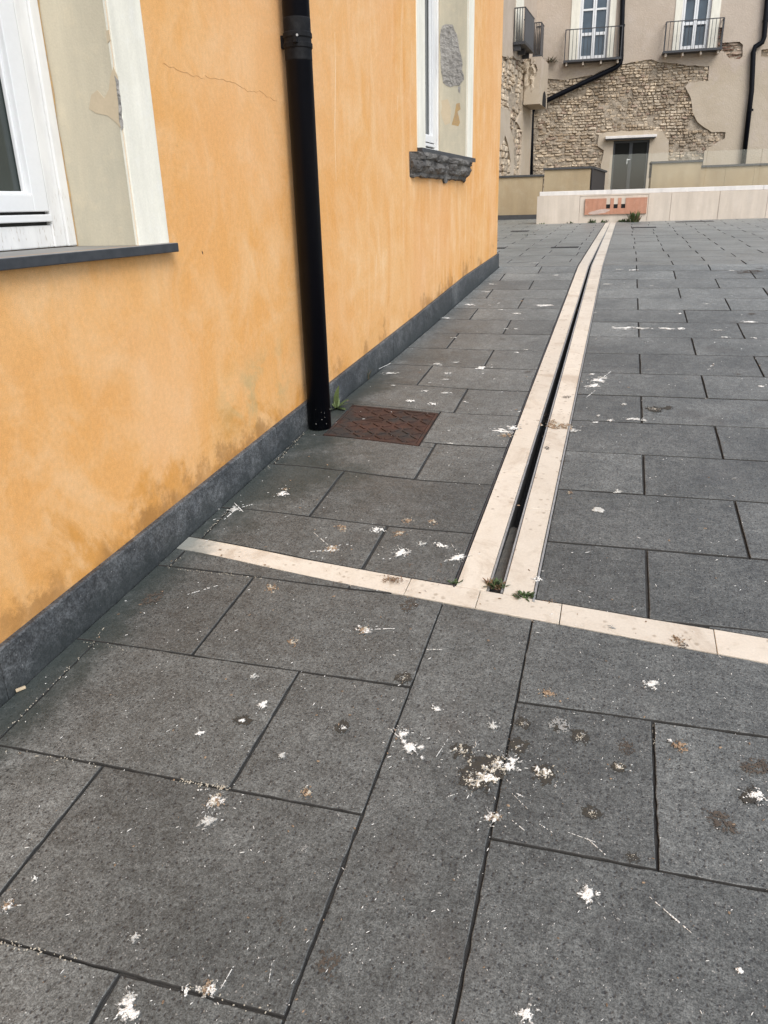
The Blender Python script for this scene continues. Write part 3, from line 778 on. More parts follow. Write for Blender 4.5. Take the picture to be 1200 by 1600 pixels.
# sills
def sill(y0, y1, z1, t):
    m_ = MB(); m_.box((-1.985, y0, z1 - t), (-1.66, y1, z1)); o = m_.build('window_sill', M['basalt'], ob); bevel(o, .003); return o
sill(.80, 2.541, 1.3345, .031); sill(5.69, 7.362, 1.8125, .032)

def patch(poly_px, plane_fn, nrm, thick, mat, name, wob=.004, dens=14):
    """flat irregular layer lying on a wall: outline from points on the plane, a few mm thick"""
    pts = [plane_fn(*p) for p in poly_px]; out = []
    for i in range(len(pts)):
        a, c_ = pts[i], pts[(i + 1) % len(pts)]; n = max(1, int((c_ - a).length * dens * 3))
        for k in range(n):
            p = a.lerp(c_, k / n); q = Vector((fbm(p.x * 31, p.y * 31, p.z * 31), fbm(p.y * 31, p.z * 31, p.x * 31 + 5), fbm(p.z * 29, p.x * 31, p.y * 31 + 9))) * wob
            out.append(p + q - nrm * q.dot(nrm))
    tris = tessellate_polygon([out]); n = len(out)
    vs_ = [p + nrm * thick for p in out] + [p - nrm * .002 for p in out]
    fs = [tuple(t) for t in tris] + [(i, (i + 1) % n, n + (i + 1) % n, n + i) for i in range(n)]
    m_ = MB(); m_.add(vs_, fs); o = m_.build(name, mat, ob)
    bm = bmesh.new(); bm.from_mesh(o.data); bmesh.ops.recalc_face_normals(bm, faces=bm.faces); bm.to_mesh(o.data); bm.free()
    return o
NY = Vector((0, -1, 0))
pl1 = lambda x, y: on_y(x, y, W1['y1']); pl2 = lambda x, y: on_y(x, y, W2['y1'])
patch([(178, 105), (183, 120), (186, 145), (190, 180), (191, 203), (180, 190), (168, 180), (150, 177), (140, 170), (142, 148), (152, 141), (163, 153), (170, 140), (173, 120)], pl1, NY, .0012, M['under'], 'peeled_patch')
patch([(166, 48), (170, 47), (173, 62), (168, 68)], pl1, NY, .001, M['under'], 'peeled_patch', .002)
patch([(179, 118), (184, 125), (189, 160), (192, 200), (190, 203), (187, 190), (186, 165), (183, 140)], pl1, NY, .0022, M['mortar'], 'peeled_patch', .0035, 20)
patch([(690, 40), (697, 36), (708, 38), (713, 55), (718, 78), (723, 100), (726, 124), (716, 133), (704, 135), (692, 130), (688.5, 112), (689, 80), (688, 55)], pl2, NY, .003, M['mortar'], 'peeled_patch', .012, 10)
patch([(690, 158), (699, 155), (706, 170), (704, 192), (696, 196), (690, 185)], pl2, NY, .001, M['under'], 'peeled_patch', .012, 8)
patch([(712, 163), (718, 160), (720, 170), (714, 174), (719, 190), (716, 197), (705, 195), (710, 180)], pl2, NY, .001, M['sealant'], 'peeled_patch', .01, 8)
patch([(715, 135), (720, 134), (719, 147), (716, 144)], pl2, NY, .001, M['mortar'], 'peeled_patch', .004, 8)
# chip lifted off the far surround edge
# wall crack and pale scratches
NX = Vector((1, 0, 0))
def wall_line(pts, wd, mat, name, wob=.004):
    P_ = []; 
    for a, c_ in zip(pts[:-1], pts[1:]):
        a, c_ = on_x(*a, -1.7), on_x(*c_, -1.7); n = max(2, int((c_ - a).length / .015))
        P_ += [a.lerp(c_, k / n) for k in range(n)]
    P_.append(on_x(*pts[-1], -1.7)); vs_ = []; n = len(P_)
    for i, p in enumerate(P_):
        t = (P_[min(i + 1, n - 1)] - P_[max(i - 1, 0)]).normalized(); s_ = NX.cross(t)
        j = s_ * wob * fbm(p.y * 30, p.z * 30, 2); ww = wd * (.35 + .65 * abs(math.sin(math.pi * (i + .5) / n))) * (.7 + .6 * random.random())
        vs_ += [p + j + s_ * ww + NX * .0004, p + j + NX * .0012, p + j - s_ * ww + NX * .0004]
    fs = []
    for i in range(n - 1):
        for k in range(2): fs.append((i * 3 + k, i * 3 + k + 1, i * 3 + k + 4, i * 3 + k + 3))
    m_ = MB(); m_.add(vs_, fs); return m_.build(name, mat, ob)
M['crack'] = simple('plaster_crack', (.65, .385, .165), .95, .3, 40)
M['scratch'] = simple('pale_scratch', (.80, .64, .42), .95, .1, 40)
wall_line([(255, 97), (275, 108), (300, 118), (330, 122), (365, 128), (385, 142), (405, 143), (432, 158)], .0010, M['crack'], 'plaster_crack', .009)
wall_line([(523, 50), (524, 120), (523, 200), (525, 283)], .0028, M['scratch'], 'scratch')
wall_line([(588, 398), (587, 432)], .0022, M['scratch'], 'scratch'); wall_line([(621, 150), (621, 176)], .0022, M['scratch'], 'scratch')
wall_line([(729, 290), (728, 330), (727, 380)], .004, M['scratch'], 'scratch')
wall_line([(315, 393), (317, 397)], .003, M['hole'], 'chip')
wall_line([(275, 225), (278, 229)], .002, M['crack'], 'chip')
# broken lava moulding below the second sill
def corbel(ya, yb, seed):
    nyy = 46; prof2 = [(-1.70, 1.779), (-1.625, 1.779), (-1.612, 1.760), (-1.618, 1.738), (-1.634, 1.728), (-1.630, 1.712), (-1.626, 1.690), (-1.642, 1.664), (-1.664, 1.650), (-1.668, 1.626), (-1.70, 1.622)]
    pts = []
    for (a, c_) in zip(prof2[:-1], prof2[1:]):
        for k in range(4): t = k / 4; pts.append((a[0] + (c_[0] - a[0]) * t, a[1] + (c_[1] - a[1]) * t))
    pts.append(prof2[-1]); n = len(pts); vs_ = []; fs = []
    for i in range(nyy + 1):
        y = ya + (yb - ya) * i / nyy; e = min(i, nyy - i) / nyy
        sh = math.sqrt(min(1, (e + .004) / .11)) * (1 - .12 * max(0, fbm(y * 5, 0, seed + 21)))
        for (x, z) in pts:
            d = .022 * fbm(y * 9, z * 14, seed) + .010 * fbm(y * 30, z * 34, seed + 3)
            xx = max(-1.699, -1.70 + (x + 1.70) * sh + d * min(1, (x + 1.70) * 16))
            zz_ = min(1.7795, z + .012 * fbm(y * 8, x * 20, seed + 7) * (1 if z < 1.77 else 0))
            vs_.append((xx, y + .02 * fbm(z * 12, x * 12, seed + (1 if i < 3 else 5)) * (1 if e < .03 else 0), zz_))
    for i in range(nyy):
        for k in range(n - 1): fs.append((i * n + k, i * n + k + 1, i * n + n + k + 1, i * n + n + k))
    fs += [tuple(range(n - 1, -1, -1)), tuple(nyy * n + k for k in range(n))]
    m_ = MB(); m_.add(vs_, fs); o = m_.build('sill_moulding', M['rough_stone'], ob)
    bm = bmesh.new(); bm.from_mesh(o.data); bmesh.ops.recalc_face_normals(bm, faces=bm.faces); bm.to_mesh(o.data); bm.free()
corbel(5.50, 6.40, 2.0); corbel(6.42, 7.10, 11.0)
patch([(691, 268), (699, 268), (698, 283), (695, 287), (692, 284)], lambda x, y: on_x(x, y, -1.695), NX, .012, M['rough_stone'], 'sill_moulding', .006)

# ================================================================== BLACK DOWNPIPE
px_, py_ = -1.622, 3.603; PR = .0597
dp = thing('drainpipe', 'thick black rain downpipe standing against the orange wall beside the rusty cover', 'drainpipe', (px_, py_, gz(px_, py_)))
m_ = MB(); zb = gz(px_, py_) + .001
m_.tube([(px_, py_, zb), (px_, py_, 8.6)], PR, 32); m_.build('pipe', M['pipe'], dp, smooth=True)
zc = on_y(465, 62, py_).z
m_ = MB(); m_.tube([(px_, py_, zc - .085), (px_, py_, zc - .080), (px_, py_, zc + .075), (px_, py_, zc + .08)], [PR + 0.0001, PR + 0.0005, PR + 0.0005, PR + 0.0001], 32); m_.build('socket', M['pipe_dust'], dp, smooth=True)
m_ = MB()
for dz in (-.026, .014):
    m_.tube([(px_, py_, zc + dz - .012), (px_, py_, zc + dz - .008), (px_, py_, zc + dz + .008), (px_, py_, zc + dz + .012)], [PR + 0.0012, PR + 0.0045, PR + 0.0045, PR + 0.0012], 32)
m_.box((-1.705, py_ - .012, zc - .03), (px_ - .05, py_ + .012, zc + .02)); m_.obox((px_ + .02, py_ - .068, zc - .006), (.008, 0, 0), (0, .01, 0), (0, 0, .016))
m_.build('pipe_clamp', M['pipe_dust'], dp)
m_ = MB(); m_.tube([(px_ + .032, py_ - .074, zc + .003), (px_ + .034, py_ - .080, zc + .003)], .005, 10); m_.build('screw', M['steel'], dp)
m_ = MB()
for k in range(8):
    a = random.uniform(-1.6, .3); z = zb + random.uniform(.02, .5) * random.random() + .02; r_ = random.uniform(.0006, .0013)
    c_ = Vector((px_ + (PR + .0003) * math.cos(a), py_ + (PR + .0003) * math.sin(a), z)); t = Vector((-math.sin(a), math.cos(a), 0)); nn_ = Vector((math.cos(a), math.sin(a), 0))
    m_.obox(c_, t * r_, Vector((0, 0, r_ * random.uniform(.8, 1.5))), nn_ * .0006)
m_.build('dropping_fleck', M['white_d'], dp, kind='stuff')
# ------ second part of the script follows

# ================================================================== FAR WALLS
class PF:
    """upright plane parallel to the far facade, through a point"""
    def __init__(s, P0): s.P0 = Vector(P0)
    def sz(s, px, py, off=0.0):
        p = on_plane(px, py, s.P0 + FN * off, FN); return ((p - s.P0).dot(FE), p.z)
    def P(s, a, z, off=0.0):
        p = s.P0 + FE * a + FN * off; return Vector((p.x, p.y, z))
    def box(s, m_, s0, s1, z0, z1, o0, o1, mi=0):
        m_.obox(s.P((s0 + s1) / 2, (z0 + z1) / 2, (o0 + o1) / 2), FE * abs(s1 - s0) / 2, FN * abs(o1 - o0) / 2, Vector((0, 0, abs(z1 - z0) / 2)), mi)
WWp = PF(G(963, 347)); PRp = PF(G(838, 342)); FCp = PF(F0)
# ---- low cream wall with terracotta block
S = lambda px, py: WWp.sz(px, py)[0]
Z = lambda px, py: WWp.sz(px, py)[1]
zt, zc = Z(985, 295.5), Z(985, 302.5)
ww = thing('low_wall', 'low cream limestone wall with pale coping closing off the end of the paved terrace', 'wall', WWp.P(.5, 1.0))
sl_, sr_ = S(838, 340), 8.0
m_ = MB(); WWp.box(m_, sl_ + .03, sr_, .6, zc, -.33, -.03); m_.build('wall_core', M['white_stone'], ww)
js = [sl_, S(905, 330), S(1011.5, 330), S(1048, 320), S(1123, 320), S(1198, 320)]
while js[-1] < sr_ - .5: js.append(js[-1] + .95)
for i, (a, c_) in enumerate(zip(js[:-1], js[1:])):
    m_ = MB()
    WWp.box(m_, a + .003, c_ - .003, .6, zc - .004 if i != 1 else zc - .03, -.03, random.uniform(-.002, .002))
    if i == 1: WWp.box(m_, a + .003, c_ - .003, zc - .026, zc - .004, -.03, .006)
    o = m_.build('stone_panel', M['white_stone'], ww); bevel(o, .003, 1)
m_ = MB(); k = sl_ + .045
while k < sr_:
    m_ = MB(); e = min(k + 1.5, sr_); WWp.box(m_, k + .001, e - .001, zc, zt, -.33, -.022); o = m_.build('coping_stone', M['coping'], ww); bevel(o, .006, 1); k = e
# terracotta block with three slots
tz0, tz1 = Z(962, 334.5), Z(962, 309.5)
hx = [(S(947, 322), S(953.2, 322)), (S(958.6, 322), S(965, 322)), (S(970.3, 322), S(976.8, 322))]
hz0, hz1 = Z(962, 325.5), Z(962, 319)
ta, tb_ = S(914, 322), S(1010.5, 322)
m_ = MB()
WWp.box(m_, ta, tb_, tz0, hz0, .004, .035)
edges = [ta] + [q for h in hx for q in h] + [tb_]
for i in range(0, len(edges), 2): WWp.box(m_, edges[i], edges[i + 1], hz0 + .0005, tz1, .004, .035 if i in (0, 6) else .030)
o = m_.build('terracotta_block', M['terra'], ww)
for a, c_ in hx:
    m_ = MB(); WWp.box(m_, a + .001, c_ - .001, hz0 + .001, hz1, .003, .020); m_.build('outlet_hole', M['hole'], ww)
    m_ = MB(); WWp.box(m_, a + .001, c_ - .001, hz1 + .001, tz1 - .004, .003, .022); m_.build('outlet_notch', M['white_stone'], ww)
m_ = MB(); n = 26; vs_ = []
for i in range(n):
    a = 2 * math.pi * i / n; rr = 1 + .35 * fbm(math.cos(a) * 2, math.sin(a) * 2, 4)
    vs_.append(WWp.P(S(936, 330) + .22 * rr * math.cos(a), tz0 + .055 + .045 * rr * math.sin(a) + .03 * math.cos(a), .0362))
m_.add(vs_, [tuple(range(n))]); m_.build('lime_bloom', M['limebloom'], ww)
# ---- glass balustrade on the wall
gb = thing('glass_balustrade', 'clear frameless glass balustrade standing on the low cream wall', 'balustrade', WWp.P(.5, zt))
g1 = WWp.sz(1103, 236, -.22)[1]; gs_ = [WWp.sz(951, 270, -.22)[0], WWp.sz(1017, 260, -.22)[0], WWp.sz(1103, 260, -.22)[0], WWp.sz(1188, 260, -.22)[0]]
while gs_[-1] < 7.5: gs_.append(gs_[-1] + 1.05)
for a, c_ in zip(gs_[:-1], gs_[1:]):
    m_ = MB(); WWp.box(m_, a + .006, c_ - .006, zt + .001, g1, -.228, -.216); m_.build('glass_pane', M['balus'], gb)
# ---- parapets in front of the old building
def parapet(label, name, s0, s1, z1, off, th=.28, base=False, joints=()):
    t = thing(name, label, 'wall', PRp.P((s0 + s1) / 2, 1.05, off))
    js = [s0] + list(joints) + [s1]
    for a, c_ in zip(js[:-1], js[1:]):
        m_ = MB(); PRp.box(m_, a + .002, c_ - .002, .6, z1 - .05, off - th, off); m_.build('wall_panel', M['parapet'], t)
    m_ = MB(); PRp.box(m_, s0 - .03, s1 + .03, z1 - .05, z1, off - th - .03, off + .035); o = m_.build('coping_stone', M['slate'], t); bevel(o, .006, 1)
    if base: m_ = MB(); PRp.box(m_, s0, s1, .6, PRp.sz(800, 336)[1], off + .001, off + .03); m_.build('skirting_stone', M['slate'], t)
    return t
p_lo = PRp.sz(815, 273.5, 0); s_step = PRp.sz(849, 280)[0]; s_end = PRp.sz(923, 270)[0]
parapet('tan plastered low wall with dark coping behind the corner of the orange building', 'parapet', PRp.sz(660, 290)[0], s_step - .01, p_lo[1], -.02, base=True)
zhi = PRp.sz(880, 261.5)[1]
t = parapet('taller tan plastered wall with dark coping and black side panel left of the glass door', 'parapet', s_step + .02, s_end, zhi, 0.0)
bk = on_z(945, 268.5, zhi); dpt = (bk - PRp.P(s_end, zhi)).dot(-FN)
dpt = max(.5, min(dpt, 3.0))
P1 = PRp.P(s_end, zhi); D_ = Vector((bk.x - P1.x + .10, bk.y - P1.y, 0)).normalized(); Nn = Vector((D_.y, -D_.x, 0)); L_ = 3.2
m_ = MB(); m_.obox(P1 + D_ * (L_ / 2 + .12) + Nn * .015 + Vector((0, 0, -.055 - .75)), D_ * L_ / 2, Nn * .014, Vector((0, 0, .75))); m_.build('side_panel', M['black_panel'], t)
m_ = MB(); m_.obox(P1 + D_ * (L_ / 2 + .34) - Nn * .10 + Vector((0, 0, -.026)), D_ * L_ / 2, Nn * .16, Vector((0, 0, .024))); m_.build('coping_stone', M['slate'], t)
m_ = MB(); m_.obox(P1 + D_ * (L_ / 2 + .32) - Nn * .12 + Vector((0, 0, -.056 - .75)), D_ * L_ / 2, Nn * .115, Vector((0, 0, .75))); m_.build('wall_panel', M['parapet'], t)
rs0, rs1 = PRp.sz(1018, 270)[0], PRp.sz(1095, 268)[0]; zr = PRp.sz(1055, 251)[1]
t = parapet('tan plastered wall with dark coping right of the glass door', 'parapet', rs0, rs1, zr, 0.0)
bk = on_z(1033, 250, zr); d2 = max(.6, min((bk - PRp.P(rs0, zr)).dot(-FN), 3.0))
m_ = MB(); PRp.box(m_, rs0 - .03, rs0 + .22, zr - .048, zr - .002, -d2, -.315); m_.build('coping_stone', M['slate'], t)
m_ = MB(); PRp.box(m_, rs0, rs0 + .2, .6, zr - .05, -d2, -.30); m_.build('wall_panel', M['parapet'], t)
m_ = MB(); PRp.box(m_, rs0 - .02, rs0 - .001, zr - .35, zr - .052, -d2, -.02); m_.build('side_panel', M['black_panel'], t)
zl = PRp.sz(1150, 256.5, -.35)[1]; l0 = PRp.sz(1095, 270, -.35)[0]
parapet('long lower tan wall with dark coping seen through the glass balustrade at the right', 'parapet', rs1 + .035, l0 + 7, zl, -.35, joints=[PRp.sz(1132, 280, -.35)[0], PRp.sz(1177, 280, -.35)[0], PRp.sz(1177, 280, -.35)[0] + 1.2, PRp.sz(1177, 280, -.35)[0] + 2.6])

# ---- old building: facade with torn plaster
old = thing('old_building', 'old beige building with torn plaster, exposed rubble wall, balconies and a glass door', 'building', FP(0, 1.1))
def sub(loop, step, wob, seed):
    out = []
    for i in range(len(loop)):
        a, c_ = loop[i], loop[(i + 1) % len(loop)]; L = math.hypot(c_[0] - a[0], c_[1] - a[1]); n = max(1, int(L / step))
        for k in range(n):
            t = k / n; x, y = a[0] + (c_[0] - a[0]) * t, a[1] + (c_[1] - a[1]) * t
            out.append((x + wob * fbm(x * 4, y * 4, seed), y + wob * fbm(x * 4, y * 4, seed + 7)))
    return out
def inpoly(x, y, P_):
    c_ = False; j = len(P_) - 1
    for i in range(len(P_)):
        if (P_[i][1] > y) != (P_[j][1] > y) and x < (P_[j][0] - P_[i][0]) * (y - P_[i][1]) / (P_[j][1] - P_[i][1]) + P_[i][0]: c_ = not c_
        j = i
    return c_
def sheet(m_, outer, holes, fn, th):
    """plaster sheet with holes: fn(a,b,off) gives the point; returned edges run back by th"""
    loops = [[Vector((p[0], p[1], 0)) for p in L] for L in [outer] + holes]
    tris = tessellate_polygon(loops); flat = [p for L in loops for p in L]
    nrm = fn(0, 0, 1) - fn(0, 0, 0); vs_ = [fn(p.x, p.y, 0) for p in flat]; fs = []
    for t in tris:
        a, b_, c_ = (vs_[i] for i in t)
        fs.append(t if (b_ - a).cross(c_ - a).dot(nrm) > 0 else (t[0], t[2], t[1]))
    m_.add(vs_, fs)
    for L in loops[1:]:
        n = len(L); ar = area([(p.x, p.y) for p in L])
        v2 = [fn(p.x, p.y, 0) for p in L] + [fn(p.x, p.y, -th) for p in L]
        m_.add(v2, [(i, (i + 1) % n, n + (i + 1) % n, n + i) if ar < 0 else (i, n + i, n + (i + 1) % n, (i + 1) % n) for i in range(n)])
z3 = lambda x, y: FC(760 + x / 2.727, y / 2.727)
reg = [(585, 268), (640, 262), (700, 255), (760, 266), (830, 275), (950, 282), (945, 345), (865, 352), (850, 372), (870, 420), (880, 480), (900, 520), (932, 546), (960, 562), (1018, 564), (1016, 590), (985, 605), (930, 642), (915, 760), (772, 760), (777, 640), (775, 598), (755, 565), (735, 556), (640, 556), (560, 560), (480, 570), (470, 620), (500, 640), (488, 700), (480, 800), (186, 800), (186, 480), (215, 450), (255, 400), (258, 335), (330, 342), (450, 318), (530, 292)]
REG = sub([z3(*p) for p in reg], .10, .035, 1.0)
H1 = sub([FC(*p) for p in ((1121, 43), (1128.5, 43), (1129, 67), (1156, 65), (1161, 70), (1160, 88), (1156, 92), (1141, 93), (1137, 88), (1131, 80), (1121, 79))], .08, .012, 4)
H2 = sub([FC(*p) for p in ((1190, 77.5), (1206, 76), (1212, 78), (1212, 88), (1196, 89.5), (1189, 88))], .08, .008, 6)
wins = [dict(s0=-1.84, s1=-.955, z0=5.50, z1=7.75, sl=-2.09, sr=-.775), dict(s0=1.12, s1=1.935, z0=5.58, z1=7.75, sl=.925, sr=2.185)]
dz1 = FC(985, 219)[1]; ds0, ds1 = FC(957.5, 240)[0], FC(1013.5, 240)[0]
door = [(ds0, .5), (ds1, .5), (ds1, dz1), (ds0, dz1)]
whole = [[(w_['s0'], w_['z0']), (w_['s1'], w_['z0']), (w_['s1'], w_['z1']), (w_['s0'], w_['z1'])] for w_ in wins]
fn = lambda a, b_, o: FP(a, b_, o)
SC = -3.14
def mat_facade():
    b = NB('facade_plaster'); x, y, z = b.xyz()
    n1 = b.noise(.7, 6, .6, dist=.6); n2 = b.noise(3.0, 6, .65); n3 = b.noise(30, 3)
    up_ = b.mix(b.ramp(n1, .38, .62), (.465, .385, .305), (.505, .425, .345)); lo_ = b.mix(b.ramp(n1, .38, .62), (.455, .38, .285), (.50, .425, .33))
    f = b.ramp(b.math('ADD', z, b.ramp(n2, .2, .8, -.8, .8, False)), 4.5, 5.5)
    c = b.mix(f, lo_, up_); c = b.mix(b.math('MULTIPLY', b.ramp(n2, .52, .7), .5), c, (.53, .455, .385))
    c = b.mix(b.math('MULTIPLY', b.ramp(b.noise(1.6, 6, .7, b.mapping((1.5, 1.5, .5))), .56, .72), .35), c, (.385, .32, .255))
    c = b.scale(c, b.ramp(n3, .25, .75, .95, 1.05, False))
    return b.out(c, .92, b.math('ADD', b.math('MULTIPLY', n2, 2), n3), .4, .02, spec=.2)
M['facade'] = mat_facade()
m_ = MB(); sheet(m_, [(SC - .02, .3), (9, .3), (9, 10), (SC - .02, 10)], [REG, H1, H2, door] + whole, fn, .16)
o = m_.build('wall', M['facade'], old)
# mortar bed behind the torn plaster
def mortar_grid(a0, a1, b0, b1, fnp, da, off, amp, name, mat, avoid=None):
    na, nb = int((a1 - a0) / da), int((b1 - b0) / da); vs_ = []; fs = []
    for j in range(nb + 1):
        for i in range(na + 1):
            a, b_ = a0 + da * i, b0 + da * j
            vs_.append(fnp(a, b_, off + amp * fbm(a * 5, b_ * 7, 3, 5) + amp * .6 * fbm(a * 1.4, b_ * 1.2, 9)))
    for j in range(nb):
        for i in range(na):
            ca_, cb_ = a0 + da * (i + .5), b0 + da * (j + .5)
            if avoid and any(q[0] - .03 < ca_ < q[1] + .03 and q[2] - .03 < cb_ < q[3] + .03 for q in avoid): continue
            fs.append((j * (na + 1) + i, j * (na + 1) + i + 1, (j + 1) * (na + 1) + i + 1, (j + 1) * (na + 1) + i))
    mm = MB(); mm.add(vs_, fs); return mm.build(name, mat, old, smooth=True)
AV = [(ds0, ds1, 0, dz1)] + [(q['s0'], q['s1'], q['z0'], q['z1']) for q in wins]
mortar_grid(SC - .1, 3.1, .6, 5.7, fn, .045, -.068, .036, 'mortar_bed', M['rubble_m'], AV)
mortar_grid(2.1, 3.9, 5.12, 6.4, fn, .05, -.10, .02, 'mortar_bed', M['rubble_m'], AV)
def stones(region, fnp, bounds, offc, course, wr, lim, name, seed, mats, big=None):
    rg = random.Random(seed); mm = MB(); z = bounds[2]; amin, amax, _, bmax = bounds
    while z < bmax:
        h = course * rg.uniform(.75, 1.3); a = amin + rg.uniform(0, .2)
        while a < amax:
            wd = rg.uniform(*wr)
            hh = h
            if big and big(a, z): wd *= 1.5
            ca, cz = a + wd / 2, z + h / 2 + .04 * fbm(a * 1.1, z * .6, seed)
            # smears of lime hide some stones
            if inpoly(ca, cz, region) and fbm(ca * 1.1, cz * 1.6, seed + 20) < .52 and rg.random() < .96:
                o_ = min(lim, offc + .045 * fbm(ca * .9, cz * .9, seed + 5) + rg.uniform(-.03, .03))
                g = rg.uniform(.004, .012); w2, h2 = wd / 2 - g, max(.015, hh / 2 - g)
                back = []; mid_ = []; frt = []; tl = rg.uniform(-.25, .25)
                for (i, j) in ((-1, -1), (0, -1.0), (1, -1), (1, 0), (1, 1), (0, 1.0), (-1, 1), (-1, 0)):
                    ja, jz = rg.uniform(-.16, .16) * w2, rg.uniform(-.22, .22) * h2
                    k_ = .86 if i and j else 1.0
                    pa, pz = ca + i * w2 * k_ + ja, cz + j * h2 * k_ + jz + i * w2 * tl * .3
                    back.append(fnp(pa, pz, -.17)); mid_.append(fnp(pa, pz, o_ - .02)); q = rg.uniform(.66, .84)
                    frt.append(fnp(ca + (pa - ca) * q, cz + (pz - cz) * q, o_ + rg.uniform(-.008, .010)))
                vs_ = back + mid_ + frt; fs = []
                for r_ in (0, 8):
                    for i in range(8): fs.append((r_ + i, r_ + (i + 1) % 8, r_ + 8 + (i + 1) % 8, r_ + 8 + i))
                fs.append(tuple(range(16, 24)))
                mm.add(vs_, fs, rg.choices(range(len(mats)), [6, 6, 1][:len(mats)])[0])
            a += wd
        z += h
    o_ = mm.build(name, [M[q] for q in mats], old, kind='stuff')
    bm = bmesh.new(); bm.from_mesh(o_.data); bmesh.ops.recalc_face_normals(bm, faces=bm.faces); bm.to_mesh(o_.data); bm.free(); return o_
stones(REG, fn, (SC, 2.7, 1.3, 5.6), -.036, .078, (.06, .22), -.002, 'rubble_stone', 3, ['rubble_a', 'rubble_b', 'rubble_c'], lambda a, z: a < -1 and z < 3.6)
stones(H1, fn, (2.05, 3.2, 5.1, 6.3), -.055, .075, (.16, .34), -.02, 'old_brick', 5, ['old_brick', 'rubble_c'])
stones(H2, fn, (3.3, 4.2, 5.1, 5.8), -.06, .09, (.14, .3), -.02, 'rubble_stone', 8, ['rubble_b', 'rubble_a'])
# French windows with iron balconies
for wi, w_ in enumerate(wins):
    s0, s1, z0, z1 = w_['s0'], w_['s1'], w_['z0'], w_['z1']
    for a, c_ in ((w_['sl'], s0), (s1, w_['sr'])):
        m_ = MB(); m_.fbox(a, c_, z0 - .02, z1 + .2, -.001, .02); m_.build('window_surround', M['cream'], old)
    m_ = MB(); m_.fbox(s0, s1, z0, z1, -.40, -.36); m_.build('curtain', M['seal'], old)
    mid_ = (s0 + s1) / 2; o0, o1 = -.16, -.09
    m_ = MB(); m_.fbox(s0, s0 + .05, z0, z1, o0, o1); m_.fbox(s1 - .05, s1, z0, z1, o0, o1); m_.fbox(s0 + .05, s1 - .05, z0, z0 + .03, o0, o1)
    fr_ = m_.build('window_frame', M['pvc'], old)
    for a, c_ in ((s0 + .052, mid_ - .004), (mid_ + .004, s1 - .052)):
        m_ = MB(); q0, q1 = o0 + .005, o1 + .012; sw = .05
        m_.fbox(a, a + sw, z0 + .035, z1, q0, q1); m_.fbox(c_ - sw, c_, z0 + .035, z1, q0, q1)
        zs__ = [z0 + .035, z0 + .12, z0 + .66, z0 + .74, z0 + 1.32, z0 + 1.37, z1 - .06, z1]
        for k in (0, 2, 4, 6): m_.fbox(a + sw, c_ - sw, zs__[k], zs__[k + 1], q0, q1 - .003)
        lf = m_.build('window_leaf', M['pvc'], old)
        for k in (1, 3, 5):
            m_ = MB(); m_.fbox(a + sw - .004, c_ - sw + .004, zs__[k] - .004, zs__[k + 1] + .004, q0 + .02, q0 + .03); m_.build('pane', M['glass_blue'], lf)
def balcony(rl, rr, sb, sbr, off, label=None):
    a0, zr0 = FC(*rl, off); a1, zr1 = FC(*rr, off); b0, zb0 = FC(*sb, off); b1, zb1 = FC(*sbr, off)
    zr = (zr0 + zr1) / 2; zb = (zb0 + zb1) / 2; a0 = (a0 + b0) / 2; a1 = (a1 + b1) / 2
    m_ = MB(); m_.fbox(a0 - .03, a1 + .03, zb - .045, zb + .015, .02, off + .03); bl = m_.build('balcony', M['iron'], old)
    m_ = MB(); m_.fbox(a0, a1, zr - .012, zr + .012, off - .012, off + .012)
    for a in (a0, a1): m_.fbox(a - .012, a + .012, zr - .012, zr + .012, .02, off - .012)
    m_.build('handrail', M['iron'], bl)
    n = 15
    for i in range(n + 1):
        a = a0 + (a1 - a0) * i / n; r_ = .014 if i in (0, n) else .0075
        m_ = MB(); m_.fbox(a - r_, a + r_, zb + .015, zr - .012, off - r_, off + r_); m_.build('baluster', M['iron'], bl)
    for a in (a0, a1):
        for k in (1, 2):
            m_ = MB(); m_.fbox(a - .0075, a + .0075, zb + .015, zr - .012, off * k / 3 - .0075, off * k / 3 + .0075); m_.build('baluster', M['iron'], bl)
    for t in (.04, .34, .66, .96):
        a = a0 + (a1 - a0) * t; m_ = MB(); m_.fbox(a - .025, a + .025, zb - .13, zb - .046, .02, off - .03); m_.build('bracket', M['white_stone'], bl)
balcony((884, 47), (975, 40), (882, 95), (967.5, 90), .36)
balcony((1041.4, 34.5), (1132, 27.5), (1038, 80.5), (1127, 75), .36)
# glass door and its canopy
m_ = MB(); q0, q1 = -.15, -.08
m_.fbox(ds0, ds0 + .06, .6, dz1, q0, q1); m_.fbox(ds1 - .06, ds1, .6, dz1, q0, q1); m_.fbox(ds0 + .06, ds1 - .06, dz1 - .07, dz1, q0, q1)
dm = (ds0 + ds1) / 2; m_.fbox(dm - .05, dm + .05, .6, dz1 - .07, q0, q1 - .004)
gd = m_.build('glass_door', M['door_frame'], old)
for a, c_ in ((ds0 + .06, dm - .05), (dm + .05, ds1 - .06)):
    m_ = MB(); m_.fbox(a, c_, .6, dz1 - .07, q0 + .02, q0 + .035); m_.build('pane', M['glass_door'], gd)
hs_, hz_ = FC(980, 250); m_ = MB(); m_.fbox(hs_ - .015, hs_ + .1, hz_, hz_ + .025, q1 + .03, q1 + .05); m_.fbox(hs_ - .01, hs_ + .012, hz_ - .12, hz_ + .04, q1 - .004, q1 + .03); m_.build('handle', M['chrome'], gd)
cz = FC(985, 215.5, .2)[1]
m_ = MB(); m_.fbox(FC(946, 214, .2)[0], FC(1026.5, 210, .2)[0], cz, cz + .075, -.02, .22); o = m_.build('canopy', M['coping'], old); bevel(o, .006, 1)
